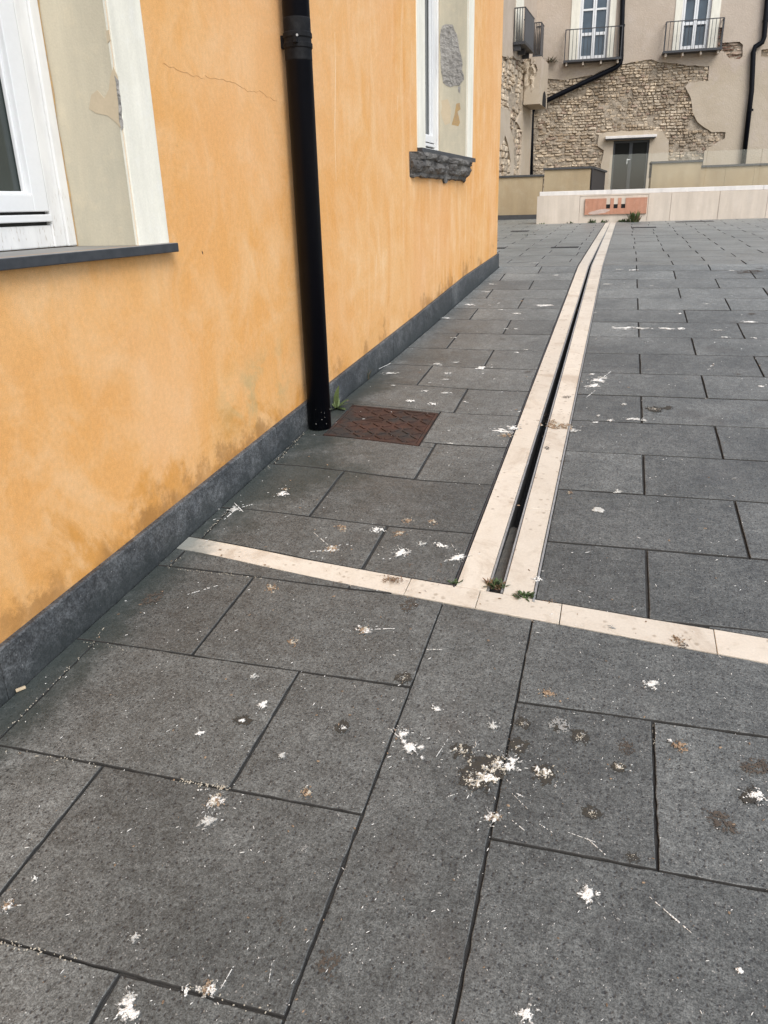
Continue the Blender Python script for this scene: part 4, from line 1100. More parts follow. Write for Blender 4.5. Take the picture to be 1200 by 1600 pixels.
m_ = MB(); m_.fbox(FC(946, 214, .2)[0] + .03, FC(1026.5, 210, .2)[0] - .03, cz - .03, cz - .001, -.02, .20); m_.build('canopy', M['iron'], old)
# ---- left wing
XW = on_plane(832, 200, F0, FN).x
wf = lambda a, b_, o: Vector((XW + o, a, b_))
def WG(px, py): p = on_x(px, py, XW); return (p.y, p.z)
z4 = lambda x, y: WG(760 + x / 2.727, y / 2.727)
wr1 = sub([z4(*p) for p in ((66, 236), (100, 248), (112, 240), (150, 262), (195, 282), (180, 330), (150, 378), (150, 470), (130, 520), (152, 560), (150, 640), (140, 780), (116, 780), (118, 620), (112, 580), (100, 545), (103, 470), (40, 440), (40, 236))], .25, .05, 2)
wr2 = sub([z4(*p) for p in ((40, 640), (66, 620), (80, 580), (92, 610), (104, 690), (96, 800), (40, 800))], .25, .05, 5)
m_ = MB(); yend = F0.y + (XW - F0.x) * FE.y / FE.x + .05
sheet(m_, [(10, .3), (yend, .3), (yend, 10), (10, 10)][::1], [wr1, wr2], wf, .14); m_.build('wall', M['facade'], old)
mortar_grid(14.5, yend, .6, 6.2, wf, .07, -.06, .04, 'mortar_bed', M['rubble_m'])
for rg_, sd_ in ((wr1, 12), (wr2, 14)):
    stones(rg_, wf, (14.5, yend, .9, 6.0), -.03, .14, (.14, .34), .03, 'rubble_stone', sd_, ['rubble_b', 'rubble_a', 'rubble_c'])
# corbelled bay with concave underside
y0b = on_x(816, 160, XW).y; pO = on_y(843, 162, y0b); xo = pO.x; zbt = pO.z; ztp = on_y(844, 88, y0b).z
y1b = min(on_x(857, 104, xo).y, yend - .02)
xi = XW + .02; wb_ = xo - xi; hb_ = ztp - zbt
outl = [(xo, zbt), (xo, ztp), (xi + .38 * wb_, ztp), (xi + .38 * wb_, zbt + .86 * hb_), (xi + .70 * wb_, zbt + .84 * hb_), (xi + .80 * wb_, zbt + .72 * hb_), (xi + .72 * wb_, zbt + .58 * hb_), (xi + .50 * wb_, zbt + .44 * hb_), (xi + .24 * wb_, zbt + .34 * hb_), (xi + .06 * wb_, zbt + .28 * hb_), (xi + .02 * wb_, zbt)]
m_ = MB(); vs_ = []; fs = []; na, nb = 9, 14
for j in range(nb + 1):
    for i in range(na + 1):
        a, c_ = i / na, j / nb; e = .05 + .09 * (fbm(a * 4, c_ * 7, 5) + .6 * math.sin(math.pi * min(1, a + .1)) * math.sin(math.pi * c_))
        vs_.append((xi - .02 + wb_ * .93 * a, y0b + .10 - max(-.05, e), zbt + .10 + (hb_ - .12) * c_))
for j in range(nb):
    for i in range(na): fs.append((j * (na + 1) + i, j * (na + 1) + i + 1, (j + 1) * (na + 1) + i + 1, (j + 1) * (na + 1) + i))
m_.add(vs_, fs); m_.build('bay_rubble', M['rubble_b'], old, smooth=False)
m_ = MB(); n = len(outl)
tr = tessellate_polygon([[Vector((p[0], p[1], 0)) for p in outl]])
vs_ = [(x, y0b, z) for x, z in outl] + [(x, y1b, z) for x, z in outl]
m_.add(vs_, [tuple(t) for t in tr] + [tuple(i + n for i in t) for t in tr] + [(i, (i + 1) % n, n + (i + 1) % n, n + i) for i in range(n)])
o = m_.build('corbelled_bay', M['facade'], old); bm = bmesh.new(); bm.from_mesh(o.data); bmesh.ops.recalc_face_normals(bm, faces=bm.faces); bm.to_mesh(o.data); bm.free()
m_ = MB(); ya = y0b + (y1b - y0b) * .35; yb_ = y1b - .2; vs_ = []
for i in range(9):
    a = math.pi * i / 8; vs_.append((xo + .004, (ya + yb_) / 2 + (yb_ - ya) / 2 * math.cos(a), zbt + .12 + .30 * math.sin(a)))
vs_ += [(xo + .004, ya, zbt), (xo + .004, yb_, zbt)]
m_.add(vs_, [tuple(range(len(vs_)))]); m_.build('bay_arch', M['hole'], old)
def side_balcony(near, tl, tr_, botz_px, far_px, name='balcony'):
    """balcony on the left wing: tl, tr_ = near side of the rail, far_px = far outer corner of the rail"""
    p = on_x(*tl, XW); y0 = p.y; zr = p.z; q = on_y(*tr_, y0); xo_ = q.x; zb = on_y(*botz_px, y0).z
    fp = on_x(*far_px, xo_); y1 = min(fp.y, yend - .05)
    m_ = MB(); m_.box((XW + .015, y0 - .03, zb - .07), (xo_ + .03, y1 + .03, zb)); bl = m_.build(name, M['iron'], old)
    m_ = MB(); m_.box((XW + .015, y0 - .012, zr - .012), (xo_ + .012, y0 + .012, zr + .012)); m_.box((xo_ - .012, y0 + .012, zr - .012), (xo_ + .012, y1, zr + .012)); m_.box((XW + .015, y1 - .024, zr - .012), (xo_ - .012, y1, zr + .012)); m_.build('handrail', M['iron'], bl)
    for i in range(5):
        x = XW + .03 + (xo_ - XW - .03) * i / 4; m_ = MB(); m_.box((x - .009, y0 - .009, zb), (x + .009, y0 + .009, zr - .012)); m_.build('baluster', M['iron'], bl)
    m_ = MB(); m_.box((xo_ - .004, y0 + .03, zb + .001), (xo_ + .006, y1 - .03, zr - .014)); m_.build('sheet_panel', M['iron_plate'], bl)
    return bl, y0, y1, xo_, zb, zr
bl, y0, y1, xo_, zb, zr = side_balcony(None, (803, 13), (821, 10.5), (820, 64), (835, 27))
for t in (.05, .5, .95):
    yy = y0 + (y1 - y0) * t; m_ = MB(); m_.box((XW + .02, yy - .05, zb - .20), (xo_ - .1, yy + .05, zb - .071)); m_.build('bracket', M['iron'], bl)
m_ = MB(); m_.box((XW + .001, y0 + .25, zb), (XW + .02, y1 - .1, 9.0)); m_.build('window_surround', M['cream'], old)
side_balcony(None, (834, 36), (846, 35), (845, 86), (860, 54))

# ---- black drainpipes on the far facade
def fpipe(label, pts, r_, collars):
    P_ = [FP(*FC(*p, .10), .10) for p in pts]
    t = thing('drainpipe', label, 'drainpipe', (P_[-1].x, P_[-1].y, P_[-1].z), 'thin drainpipes on the far facade')
    m_ = MB(); m_.tube(P_, r_, 14); m_.build('pipe', M['pipe'], t, smooth=True)
    for c_ in collars:
        q = FP(*FC(*c_, .10), .10); m_ = MB(); m_.tube([q + Vector((0, 0, -.03)), q + Vector((0, 0, .03))], r_ + .014, 14); m_.build('pipe_clamp', M['pipe'], t)
fpipe('black drainpipe that slants across the rubble left of the glass door', [(974.8, -40), (973, 0), (970.5, 92), (969, 99), (963, 105), (900, 135), (845, 161.5), (835, 167), (831, 176), (830.5, 200), (829, 300)], .072, [(972, 40)])
fpipe('black drainpipe with a double bend at the right edge of the far facade', [(1202, -40), (1199, 0), (1194, 58), (1191, 66), (1180, 73), (1177, 82), (1174.5, 140), (1160.5, 262)], .072, [(1172.5, 172), (1196, 33)])

# ---- floor grates in the far paving
def floor_grate(label, pa, pb, dv):
    (u0, v0), (u1, v1) = GUV(*pa), GUV(*pb); vm = (v0 + v1) / 2; x, y = uv2xy((u0 + u1) / 2, vm)
    t = thing('floor_grate', label, 'floor grate', (x, y, gz(x, y)), 'small dark grates in the far paving')
    m_ = MB(); gbox(m_, u0, u1, vm - dv / 2, vm + dv / 2, -.02, .003); m_.build('grate_plate', M['grate'], t)
    m_ = MB(); n = 7
    for i in range(n): gbox(m_, u0 + (u1 - u0) * (i + .2) / n, u0 + (u1 - u0) * (i + .6) / n, vm - dv * .4, vm + dv * .4, .003, .006)
    m_.build('grate_bar', M['iron'], t)
floor_grate('dark floor grate just right of the drain end below the green shrub', (986, 356), (1025, 355), .36)
floor_grate('dark floor grate left of the limestone drain beyond the bend', (861, 387), (904, 386), .20)
floor_grate('small dark floor grate near the tan wall beyond the orange corner', (799, 361.5), (826, 361), .30)
floor_grate('long dark floor grate at the foot of the cream wall on the right', (1056, 347.5), (1114, 345), .30)
floor_grate('dark floor grate half hidden beside the orange building corner', (768, 388), (790, 387.5), .18)

# ================================================================== DROPPINGS, WEEDS, LITTER
def patch_grid(cx, cy, Rm_, fun, h, mats, second=None, cell=None, name='bird_dropping', ang=0, st=1.0, th=.5, seed=0, edge=0, fuzz=0):
    cell = cell or max(.0013, min(.0032, Rm_ / 22)); n = int(Rm_ * 1.25 / cell) + 1
    ca, sa = math.cos(ang), math.sin(ang); val = {}; vs_ = []; idx = {}; fs = []; mi = []
    for j in range(-n, n + 1):
        for i in range(-n, n + 1):
            val[i, j] = fun(i * cell / Rm_, j * cell / Rm_) + (fuzz * (random.random() - .6) if fuzz else 0)
    def vert(i, j):
        if (i, j) not in idx:
            a, c_ = i * cell * st, j * cell / math.sqrt(st)
            jx, jy = noise.noise(Vector((i * .9, j * .9, seed))) * cell * .45, noise.noise(Vector((i * .9, j * .9, seed + 40))) * cell * .45
            x, y = cx + (a + jx) * ca - (c_ + jy) * sa, cy + (a + jx) * sa + (c_ + jy) * ca
            idx[i, j] = len(vs_); vs_.append((x, y, gz(x, y) + .0006 + h * max(0, min(.5, val[i, j])) * (1.2 + .9 * noise.noise(Vector((i * .6, j * .6, seed))))))
        return idx[i, j]
    for j in range(-n, n):
        for i in range(-n, n):
            k = (val[i, j] > 0) + (val[i + 1, j] > 0) + (val[i, j + 1] > 0) + (val[i + 1, j + 1] > 0)
            if k >= 3:
                fs.append((vert(i, j), vert(i + 1, j), vert(i + 1, j + 1), vert(i, j + 1)))
                mi.append(1 if edge and (val[i, j] + val[i + 1, j + 1]) < edge + .10 * noise.noise(Vector((i * .5, j * .5, seed + 60))) else 1 if second is not None and fbm(i * cell * 55, j * cell * 55, seed + 3) > th - 1.1 * (1 - math.hypot(i, j) * cell / Rm_) * second else 0)
    if not fs: return None
    m_ = MB(); m_.v = vs_; m_.f = fs; m_.mi = mi
    return m_.build(name, mats, pav)
def splat(px, py, rpx, kind):
    if kind == 'smear': rpx *= .66
    p = G(px, py); d = (p - CAM).dot(fwd); Rm_ = rpx * d / F_PX; seed = random.uniform(0, 99)
    fore = 1.0
    ph = random.uniform(0, 6.28); k1 = random.uniform(2.2, 3.2)
    def spiky(x, y):
        r_ = math.hypot(x, y); a = math.atan2(y, x)
        a += .5 * noise.noise(Vector((x * 2.5, y * 2.5, seed + 2)))
        s_ = .40 + .26 * noise.noise(Vector((math.cos(a) * 1.3, math.sin(a) * 1.3, seed))) + .70 * max(0, noise.noise(Vector((math.cos(a) * 10, math.sin(a) * 10, seed + 9))))
        return s_ - r_ - .34 * fbm(x * 3.6, y * 3.6, seed + 4) - .42 * max(0, fbm(x * 10, y * 10, seed + 6)) + .12 * noise.noise(Vector((x * 5, y * 5, seed)))
    def clumpy(x, y):
        r_ = math.hypot(x, y); return .46 - r_ * .80 - .80 * fbm(x * 2.9, y * 2.9, seed) - .45 * fbm(x * 8, y * 8, seed + 2)
    def blob(x, y):
        r_ = math.hypot(x, y); return .72 - r_ * .95 - .35 * fbm(x * 2.2, y * 2.2, seed)
    def speck(x, y):
        r_ = math.hypot(x, y); return .30 - r_ * .45 - .9 * abs(fbm(x * 4.2, y * 4.2, seed)) + .25 * fbm(x * 9, y * 9, seed)
    an = random.uniform(0, 3.14)
    W_, B_, O_, Y_, Gy = M['white_d' if rpx > 16 or random.random() < .55 else 'dull_d'], M['brown_d'], M['olive_d'], M['beige_d'], M['grey_d']
    if kind == 'star': patch_grid(p.x, p.y, Rm_ * 1.45, spiky, .004, [W_, Gy], None, seed=seed, edge=.30)
    elif kind == 'clump': patch_grid(p.x, p.y, Rm_, clumpy, .005, [W_, Gy], None, seed=seed, edge=.22)
    elif kind == 'crust':
        patch_grid(p.x, p.y, Rm_ * 1.25, lambda x, y: blob(x, y) - .5 * max(0, fbm(x * 5, y * 5, seed + 8)), .0004, [O_], None, seed=seed, ang=an, fuzz=.42)
        patch_grid(p.x, p.y, Rm_ * 1.0, lambda x, y: clumpy(x, y) - .16 - .5 * max(0, fbm(x * 6, y * 6, seed + 31)), .006, [W_, Y_], None, seed=seed, edge=.62)
        patch_grid(p.x, p.y, Rm_ * .9, speck, .004, [Gy, Y_], .2, th=.2, seed=seed + 11)
    elif kind == 'dark': patch_grid(p.x, p.y, Rm_, blob, .0004, [O_], None, seed=seed, ang=an, st=1.2, fuzz=.42)
    elif kind == 'darkspeck':
        patch_grid(p.x, p.y, Rm_ * 1.1, blob, .0004, [O_], None, seed=seed, ang=an, fuzz=.42)
        patch_grid(p.x, p.y, Rm_, speck, .004, [Y_, Gy], .2, th=.2, seed=seed)
    elif kind == 'brown':
        patch_grid(p.x, p.y, Rm_, clumpy, .005, [B_, Y_], .1, th=.3, seed=seed, ang=an, st=1.15)
    elif kind == 'stain': patch_grid(p.x, p.y, Rm_, lambda x, y: min(blob(x, y), .10 + .3 * fbm(x * 4, y * 4, seed + 1)), .0003, [M['stain_d']], None, seed=seed, ang=an, st=1.2, fuzz=.55)
    elif kind == 'faint': patch_grid(p.x, p.y, Rm_, speck, .0015, [Gy], None, seed=seed)
    elif kind == 'ring':
        patch_grid(p.x, p.y, Rm_, lambda x, y: .30 - abs(math.hypot(x, y) - .55) * .8 - .5 * fbm(x * 5, y * 5, seed), .002, [Gy, O_], .1, th=.3, seed=seed)
        patch_grid(p.x, p.y, Rm_ * .7, speck, .002, [Gy], None, seed=seed)
    elif kind == 'solid': patch_grid(p.x, p.y, Rm_, blob, .006, [W_], None, seed=seed)
    elif kind == 'smear': patch_grid(p.x, p.y, Rm_, clumpy, .003, [W_, Gy], None, edge=.2, seed=seed, ang=random.uniform(-.4, .4), st=1.7)
    elif kind == 'browncore':
        patch_grid(p.x, p.y, Rm_ * 1.35, spiky, .003, [W_, Gy], None, seed=seed, edge=.34); patch_grid(p.x, p.y, Rm_ * .7, clumpy, .007, [B_, Y_], .1, th=.3, seed=seed + 5)
    if kind in ('star', 'crust', 'clump', 'browncore') and rpx > 10:       # flung droplets
        m_ = MB()
        for k in range(int(rpx * .38)):
            a = random.uniform(0, 6.28); r_ = Rm_ * random.uniform(.9, 2.0); L = Rm_ * random.uniform(.02, .16); w2 = random.uniform(.0005, .0012)
            fleck(m_, p.x + r_ * math.cos(a), p.y + r_ * math.sin(a), a, L, w2)
        m_.build('dropping_fleck', M['white_d'], pav, kind='stuff')
def fleck(m_, x, y, a, L, w2, h=.0012):
    c_, s_ = math.cos(a), math.sin(a); pts = []
    for (e, f) in ((-1, 0), (-.5, -.8), (.4, -1), (1, 0), (.5, .9), (-.4, 1)):
        e += random.uniform(-.15, .15); q, t = x + e * L * c_ - f * w2 * s_, y + e * L * s_ + f * w2 * c_
        pts.append((q, t, gz(q, t) + .0005))
    top = [(x + (p[0] - x) * .7, y + (p[1] - y) * .7, gz(x, y) + .0005 + h) for p in pts]
    m_.add(pts + top, [(i, (i + 1) % 6, 6 + (i + 1) % 6, 6 + i) for i in range(6)] + [(6, 7, 8, 9, 10, 11)])
M['stain_d'] = simple('dropping_brown_stain', (.072, .058, .046), .9, .3, 60, bump=.1, col2=(.085, .068, .052))
SP = [(645, 1168, 27, 'star'), (630, 1146, 15, 'star'), (752, 1208, 34, 'crust'), (775, 1196, 26, 'crust'), (800, 1193, 22, 'star'), (738, 1222, 20, 'crust'), (745, 1218, 26, 'darkspeck'), (850, 1208, 22, 'crust'), (722, 1172, 18, 'crust'), (810, 1168, 22, 'darkspeck'),
      (875, 1133, 16, 'ring'), (818, 1130, 15, 'darkspeck'), (908, 1152, 19, 'darkspeck'), (978, 1167, 19, 'stain'), (967, 1199, 13, 'crust'), (925, 1270, 18, 'darkspeck'), (772, 1277, 18, 'browncore'), (1183, 1244, 20, 'clump'),
      (1172, 1244, 22, 'dark'), (1182, 1195, 26, 'stain'), (1125, 1281, 28, 'stain'), (1018, 1069, 17, 'star'), (923, 1400, 21, 'star'), (965, 1435, 17, 'faint'), (818, 1585, 20, 'star'), (1155, 1517, 7, 'solid'), (337, 1252, 22, 'browncore'),
      (327, 1283, 15, 'star'), (410, 1102, 13, 'star'), (312, 1145, 9, 'star'), (443, 1179, 17, 'faint'), (440, 1181, 9, 'star'), (381, 1125, 16, 'dark'), (379, 1126, 7, 'star'), (396, 1145, 6, 'faint'), (534, 1136, 17, 'dark'), (538, 1137, 9, 'star'), (568, 984, 17, 'browncore'),
      (458, 1004, 10, 'brown'), (423, 920, 12, 'brown'), (396, 1057, 9, 'star'), (480, 1238, 13, 'brown'), (630, 1059, 17, 'darkspeck'), (681, 1107, 10, 'star'), (769, 1133, 12, 'star'), (210, 1466, 12, 'star'), (200, 1578, 30, 'star'),
      (207, 1556, 14, 'star'), (325, 1546, 20, 'browncore'), (290, 1547, 10, 'clump'), (310, 1546, 8, 'star'), (12, 1415, 15, 'browncore'), (54, 1374, 7, 'clump'), (476, 1325, 17, 'faint'), (988, 1340, 13, 'darkspeck'), (857, 1083, 13, 'brown'), (1062, 1166, 14, 'brown'),
      (1046, 1157, 7, 'star'), (1060, 1000, 15, 'brown'), (1068, 1009, 10, 'stain'), (440, 1440, 9, 'stain'), (512, 1508, 26, 'stain'), (935, 797, 12, 'solid'), (965, 768, 9, 'star'), (1148, 748, 12, 'faint'), (628, 864, 19, 'star'), (519, 858, 17, 'browncore'),
      (534, 825, 11, 'brown'), (590, 828, 11, 'clump'), (690, 852, 14, 'smear'), (716, 872, 18, 'star'), (637, 814, 10, 'brown'), (676, 815, 11, 'brown'), (659, 850, 8, 'clump'), (622, 834, 10, 'brown'), (440, 772, 12, 'star'), (446, 765, 6, 'brown'), (370, 795, 15, 'star'), (868, 664, 24, 'brown'), (880, 667, 12, 'brown'),
      (896, 673, 11, 'star'), (783, 673, 18, 'smear'), (800, 668, 14, 'star'), (790, 680, 10, 'brown'), (935, 594, 18, 'star'), (928, 603, 14, 'star'), (942, 590, 10, 'smear'), (990, 655, 13, 'smear'), (978, 512, 20, 'smear'), (1005, 513, 14, 'smear'), (1040, 513, 12, 'smear'), (850, 477, 16, 'smear'), (752, 575, 12, 'star'),
      (610, 583, 14, 'smear'), (698, 614, 9, 'smear'), (665, 611, 7, 'smear'), (676, 631, 8, 'clump'), (726, 628, 6, 'smear'), (1170, 503, 14, 'smear'), (1122, 516, 9, 'smear'), (947, 444, 9, 'smear'), (698, 497, 9, 'smear'), (733, 476, 10, 'smear'), (808, 490, 7, 'smear'), (783, 484, 6, 'smear'), (1023, 639, 16, 'darkspeck'), (1044, 637, 10, 'dark'),
      (975, 632, 6, 'clump'), (930, 660, 6, 'smear'), (1005, 657, 8, 'star'), (1013, 578, 8, 'faint'), (935, 650, 5, 'clump'), (1104, 475, 7, 'smear'), (1178, 528, 6, 'smear'), (967, 421, 7, 'smear'), (990, 422, 8, 'smear'), (835, 411, 9, 'smear'), (770, 444, 9, 'smear'), (760, 456, 8, 'smear'), (868, 430, 6, 'smear'), (1134, 527, 7, 'smear'), (885, 620, 8, 'stain'), (840, 905, 9, 'clump'),
      (705, 693, 8, 'smear'), (955, 980, 14, 'faint'), (890, 770, 6, 'brown'), (880, 720, 6, 'stain'), (855, 700, 7, 'stain'), (1170, 425, 22, 'stain'), (240, 935, 22, 'stain'), (640, 945, 20, 'stain')]
for p in SP: splat(*p)
rq = random.Random(21)
for k in range(46):                                                   # smaller splashes further along the terrace
    px, py = rq.uniform(600, 1200), 405 + 300 * rq.random() ** 1.4; p = G(px, py); u, v = xy2uv(p.x, p.y)
    if p.x < -1.6 or dl(v) - .02 < u < drr(v) + .02: continue
    splat(px, py, rq.uniform(4, 8), rq.choice(('smear', 'smear', 'star', 'clump', 'faint', 'stain')))
# flung streaks
m_ = MB()
def streak(m_, a, c_, wpx):
    A, B = G(*a), G(*c_); n = 16
    for i in range(n):
        if random.random() < .34: continue
        t = (i + .5) / n; p = A.lerp(B, t); wv = wpx * (p - CAM).dot(fwd) / F_PX * (.35 + .65 * math.sin(math.pi * t)) * random.uniform(.3, .8)
        d = B - A; fleck(m_, p.x, p.y, math.atan2(d.y, d.x) + random.uniform(-.08, .08), d.length / n * .6, max(.0006, wv))
for a, c_, w_ in (((1015, 1402), (1085, 1462), 2.2), ((917, 1310), (956, 1345), 1.8), ((840, 1286), (863, 1301), 2), ((800, 1282), (822, 1300), 1.8), ((805, 1239), (819, 1246), 2), ((606, 1138), (640, 1165), 1.6), ((570, 984), (620, 982), 1.3), ((290, 930), (340, 915), 1.2), 
                  ((520, 858), (490, 832), 1.2), ((519, 860), (480, 862), 1.2), ((370, 795), (350, 812), 2), ((370, 795), (395, 788), 1.2), ((365, 785), (380, 800), 2), ((720, 870), (705, 850), 1.2), ((935, 595), (955, 580), 1.3), ((930, 610), (915, 622), 1.2), ((700, 1155), (680, 1185), 1.2), ((828, 1268), (800, 1240), .9), ((770, 1125), (772, 1145), 2.2), ((885, 1300), (930, 1316), .9),
                  ((305, 1235), (330, 1233), 3), ((345, 1545), (365, 1510), 2), ((420, 1535), (425, 1505), 1.2), ((690, 1015), (665, 1015), 1.4), ((700, 1245), (715, 1240), 1)):
    streak(m_, a, c_, w_)
rg = random.Random(5)
n = 0
while n < 820:                                                       # countless flecks and crumbs
    px, py = rg.uniform(-60, 1260), rg.uniform(430, 1640)
    dn = .25 + .75 * max(0, min(1, .5 + 1.3 * noise.noise(Vector((px * .006, py * .008, 3)))))
    if rg.random() > dn: continue
    p = G(px, py)
    if p.x < -1.66: continue
    u, v = xy2uv(p.x, p.y)
    n += 1
    if v > 2.3 and dsl(v) - .02 < u < dsr(v) + .02: continue
    if v > 2.3 and (dl(v) < u < drr(v)) and rg.random() < .8: continue
    d = (p - CAM).dot(fwd); L = rg.choice((.8, .8, 1, 1.2, 1.6, 2.2, 4)) * d / F_PX * rg.uniform(.6, 1.1); fleck(m_, p.x, p.y, rg.uniform(0, 3.14) if rg.random() < .5 else rg.gauss(1.0, .3), L, min(L, d / F_PX * rg.uniform(.4, .85)), .0006)
m_.build('dropping_fleck', M['white_d'], pav, kind='stuff')
m_ = MB(); n = 0
while n < 260:
    px, py = rg.uniform(-20, 1220), rg.uniform(430, 1640); p = G(px, py); n += 1
    if p.x < -1.66: continue
    d = (p - CAM).dot(fwd); L = rg.uniform(.8, 3.2) * d / F_PX; fleck(m_, p.x, p.y, rg.uniform(0, 3.14), L, L * rg.uniform(.3, .7), .0006)
m_.build('dirt_crumb', M['brown_d'], pav, kind='stuff')
# pale crumbs caught in the joints
m_ = MB()
def crumbs(a, c_, n, spread, big):
    A, B = G(*a), G(*c_)
    for i in range(n):
        p = A.lerp(B, rg.random()); p = p + Vector((rg.gauss(0, spread), rg.gauss(0, spread), 0)); fleck(m_, p.x, p.y, rg.uniform(0, 3.14), rg.uniform(.0008, big * .6), rg.uniform(.0006, big * .32), .0015)
def crumbs_uv(a, c_, n, spread, big):
    for i in range(n):
        t = rg.random(); x, y = uv2xy(a[0] + (c_[0] - a[0]) * t + rg.gauss(0, spread), a[1] + (c_[1] - a[1]) * t); fleck(m_, x, y, rg.uniform(0, 3.14), rg.uniform(.0008, big * .6), rg.uniform(.0006, big * .35), .0015)
crumbs_uv((-1.515, 1.36), (-1.515, 1.79), 34, .0025, .006); crumbs_uv((-1.495, 2.47), (-1.495, 2.72), 26, .003, .005); crumbs_uv((-1.495, 3.19), (-1.495, 3.60), 46, .004, .005)
crumbs((0, 1170), (150, 1196), 16, .004, .006); crumbs((0, 1471), (120, 1500), 32, .004, .006); crumbs((283, 1220), (357, 1232), 75, .0035, .006)
crumbs((120, 1000), (200, 1016), 14, .004, .004); crumbs((415, 735), (470, 690), 22, .008, .005); crumbs((280, 890), (420, 905), 40, .004, .004); crumbs((262, 888), (284, 868), 12, .003, .004)
crumbs((145, 1005), (165, 978), 12, .003, .005); crumbs((290, 1540), (420, 1580), 20, .006, .005); crumbs((520, 610), (600, 570), 24, .01, .004); crumbs((1020, 1130), (1022, 1170), 10, .002, .003); crumbs((540, 585), (640, 525), 16, .01, .005); crumbs((640, 520), (720, 455), 26, .01, .006)
m_.build('joint_crumb', M['beige_d'], pav, kind='stuff')

# ------ weeds
def blade(m_, base, ang, L, wd, lean, curl=.4, mi=0, n=4):
    base = Vector(base); dh = Vector((math.cos(ang), math.sin(ang), 0)); sd_ = Vector((-math.sin(ang), math.cos(ang), 0)); vs_ = []; p = base.copy(); a = lean
    for i in range(n + 1):
        t = i / n; ww = wd * math.sin(math.pi * min(.96, .12 + .86 * t)) if i < n else 0.0003
        mid_ = p + Vector((0, 0, -.15 * ww)); vs_ += [p - sd_ * ww, mid_, p + sd_ * ww]
        p = p + (dh * math.sin(a) + Vector((0, 0, math.cos(a)))) * (L / n); a += curl / n
    fs = []
    for i in range(n):
        for k in range(2): fs.append((i * 3 + k, i * 3 + k + 1, i * 3 + k + 4, i * 3 + k + 3))
    m_.add(vs_, fs, mi)
def weed(label, px, py, n, L, wd, spread, mats, lean=(.2, 1.2), name='weed', cat='weed', group=None, z0=0, org=None):
    p = org or G(px, py); t = thing(name, label, cat, p, group); m_ = MB(); rg = random.Random(int(px * 7 + py))
    for i in range(n):
        a = rg.uniform(0, 6.28); r_ = spread * math.sqrt(rg.random()); b_ = (p.x + r_ * math.cos(a), p.y + r_ * math.sin(a) * .6, p.z - .004 + z0)
        blade(m_, b_, rg.uniform(0, 6.28), L * rg.uniform(.5, 1.1), wd * rg.uniform(.6, 1.2), rg.uniform(*lean), rg.uniform(.1, .8), rg.choice(range(len(mats))))
    m_.build('foliage', [M[q] for q in mats], t); return t
weed('scruffy green weed with dry stems sprouting in the mouth of the drain slot', 775, 916, 85, .036, .0036, .030, ['leaf', 'leaf_dark', 'straw'])
weed('dark green rosette weed at the right corner of the drain by the limestone strip', 818, 930, 75, .028, .0045, .032, ['leaf_dark', 'leaf', 'leaf_dark'], (.5, 1.4))
weed('tiny green weed at the left corner of the drain by the limestone strip', 712, 910, 34, .020, .0032, .018, ['leaf', 'leaf_dark'], (.4, 1.3))
weed('dry yellow moss tuft beside the right steel edge of the drain', 860, 940, 22, .010, .002, .02, ['straw'], (.4, 1.3))
p = G(524, 638); t = thing('weed', 'leafy green weed growing at the foot of the black drainpipe', 'weed', p); m_ = MB()
for a, L, wd, ln in ((2.0, .10, .014, .25), (1.2, .14, .017, .05), (-.1, .11, .017, .95), (-.6, .09, .014, 1.25), (.5, .10, .015, .75), (2.9, .08, .013, .7), (-1.6, .07, .012, 1.1), (.1, .07, .012, 1.3)): blade(m_, p + Vector((random.uniform(-.008, .012), random.uniform(-.012, .008), -.004)), a, L * .95, wd * 1.15, ln, .5, 0, 6)
m_.build('foliage', M['leaf_bright'], t)
weed('thin grass tuft against the basalt skirting beyond the drainpipe', 572, 592, 26, .075, .0018, .02, ['leaf_dark', 'straw'], (.05, .5))
weed('bushy green shrub at the foot of the cream wall right of the drain end', 991, 347, 90, .24, .016, .10, ['leaf_bright', 'leaf', 'straw'], (.05, .75), 'shrub', 'shrub')
for lb, px, n, L in (('low weed at the base of the cream wall just left of the drain end', 926, 30, .10), ('second low weed left of the drain end below the terracotta block', 944, 24, .08), ('small weed at the base of the cream wall just right of the drain end', 972, 26, .10), ('lone weed at the cream wall foot between the left end and the terracotta block', 890, 14, .06), ('tiny weed at the left end of the cream wall', 848, 10, .05), ('spreading weed right below the terracotta block', 979, 26, .11)):
    p = WWp.P(S(px, 346), 0, .03); p.z = gz(p.x, p.y); weed(lb, px, 346, n, L, .012, .07, ['leaf_dark', 'leaf'], (.2, 1.2), group='weeds along the foot of the cream wall', org=p)
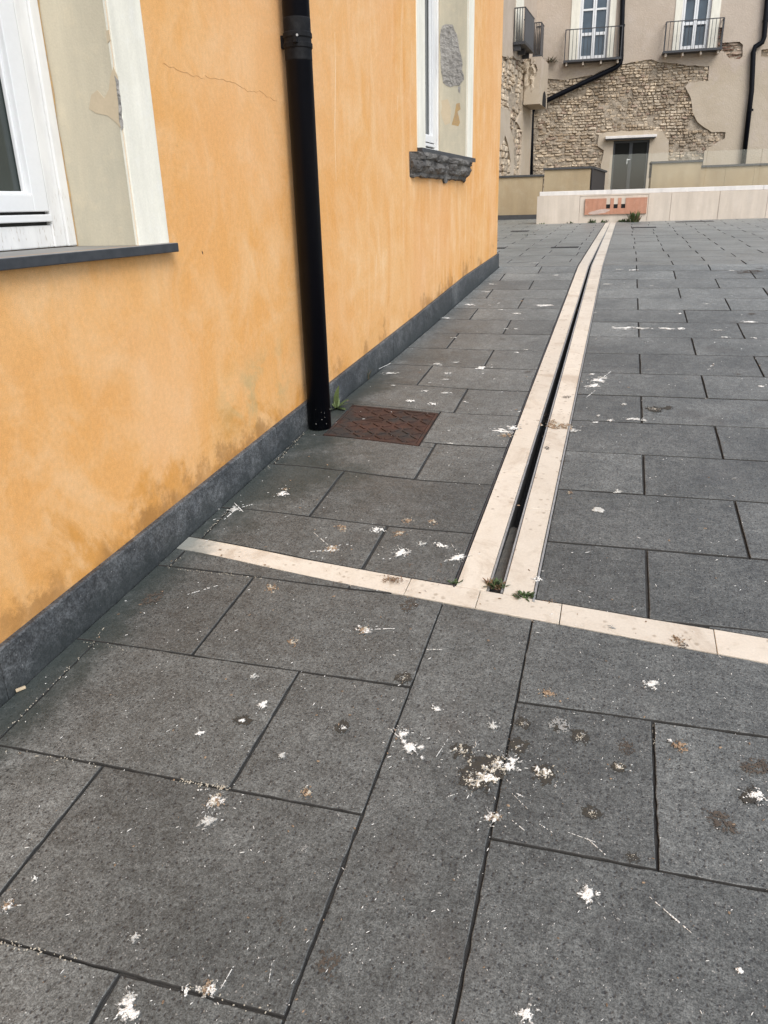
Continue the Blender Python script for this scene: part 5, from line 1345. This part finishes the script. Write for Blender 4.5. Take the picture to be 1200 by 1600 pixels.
weed('dark tuft of dry grass hanging from the corner of the upper left balcony', 862, 98, 60, .34, .012, .12, ['leaf_dark', 'straw'], (.6, 1.6), org=FP(*FC(862, 97, .12), .12))
weed('small moss tuft in the far paving left of the drain', 827, 367, 16, .03, .01, .12, ['leaf_dark'], (.6, 1.4))
# dry plant litter on the strip
p = G(615, 907); t = thing('dry_litter', 'clump of dry reddish brown plant litter lying on the limestone strip', 'plant litter', p); m_ = MB(); rg = random.Random(3)
for i in range(70): blade(m_, p + Vector((rg.gauss(0, .018), rg.gauss(0, .011), .001 + rg.random() * .005)), rg.uniform(0, 6.28), rg.uniform(.008, .026), rg.uniform(.0008, .002), rg.uniform(1.1, 1.6), rg.uniform(-.3, .3))
m_.build('dry_stem', M['straw'], t)
m_ = MB()
for i in range(34):
    q = G(rg.uniform(510, 700), rg.uniform(882, 925)); blade(m_, q + Vector((0, 0, .001)), rg.uniform(0, 6.28), rg.uniform(.008, .03), .0006, 1.55, .0)
for i in range(46):
    q = G(rg.gauss(868, 16), rg.gauss(662, 14)); blade(m_, q + Vector((0, 0, .001)), rg.uniform(0, 6.28), rg.uniform(.01, .03), .0009, 1.55, .0)
m_.build('dry_stem', M['straw'], bt, kind='stuff')
# feather by the skirting, wood chip
p = G(592, 578); q = G(607, 571); t = thing('feather', 'pale grey feather lying on the paving against the basalt skirting', 'feather', p); m_ = MB()
blade(m_, p - (q - p) * 1.6 + Vector((0, 0, .004)), math.atan2((q - p).y, (q - p).x), .17, .017, 1.5, -.05, 0, 8); m_.build('vane', M['feather'], t)
m_ = MB(); m_.tube([p - (q - p) * 1.9 + Vector((0, 0, .005)), p + (q - p) * 1.2 + Vector((0, 0, .008))], .0012, 6); m_.build('quill', M['white_d'], t)
p = G(33, 1079); t = thing('wood_chip', 'pale chip of wood lying by the skirting at the lower left', 'wood chip', p); m_ = MB()
a0 = Vector((.55, .83, .05)).normalized(); b0 = Vector((-a0.y, a0.x, 0)); 
m_.obox(p + Vector((0, 0, .006)), a0 * .014, b0 * .005, Vector((0, 0, .004))); o = m_.build('chip', M['chip'], t); bevel(o, .002, 2)
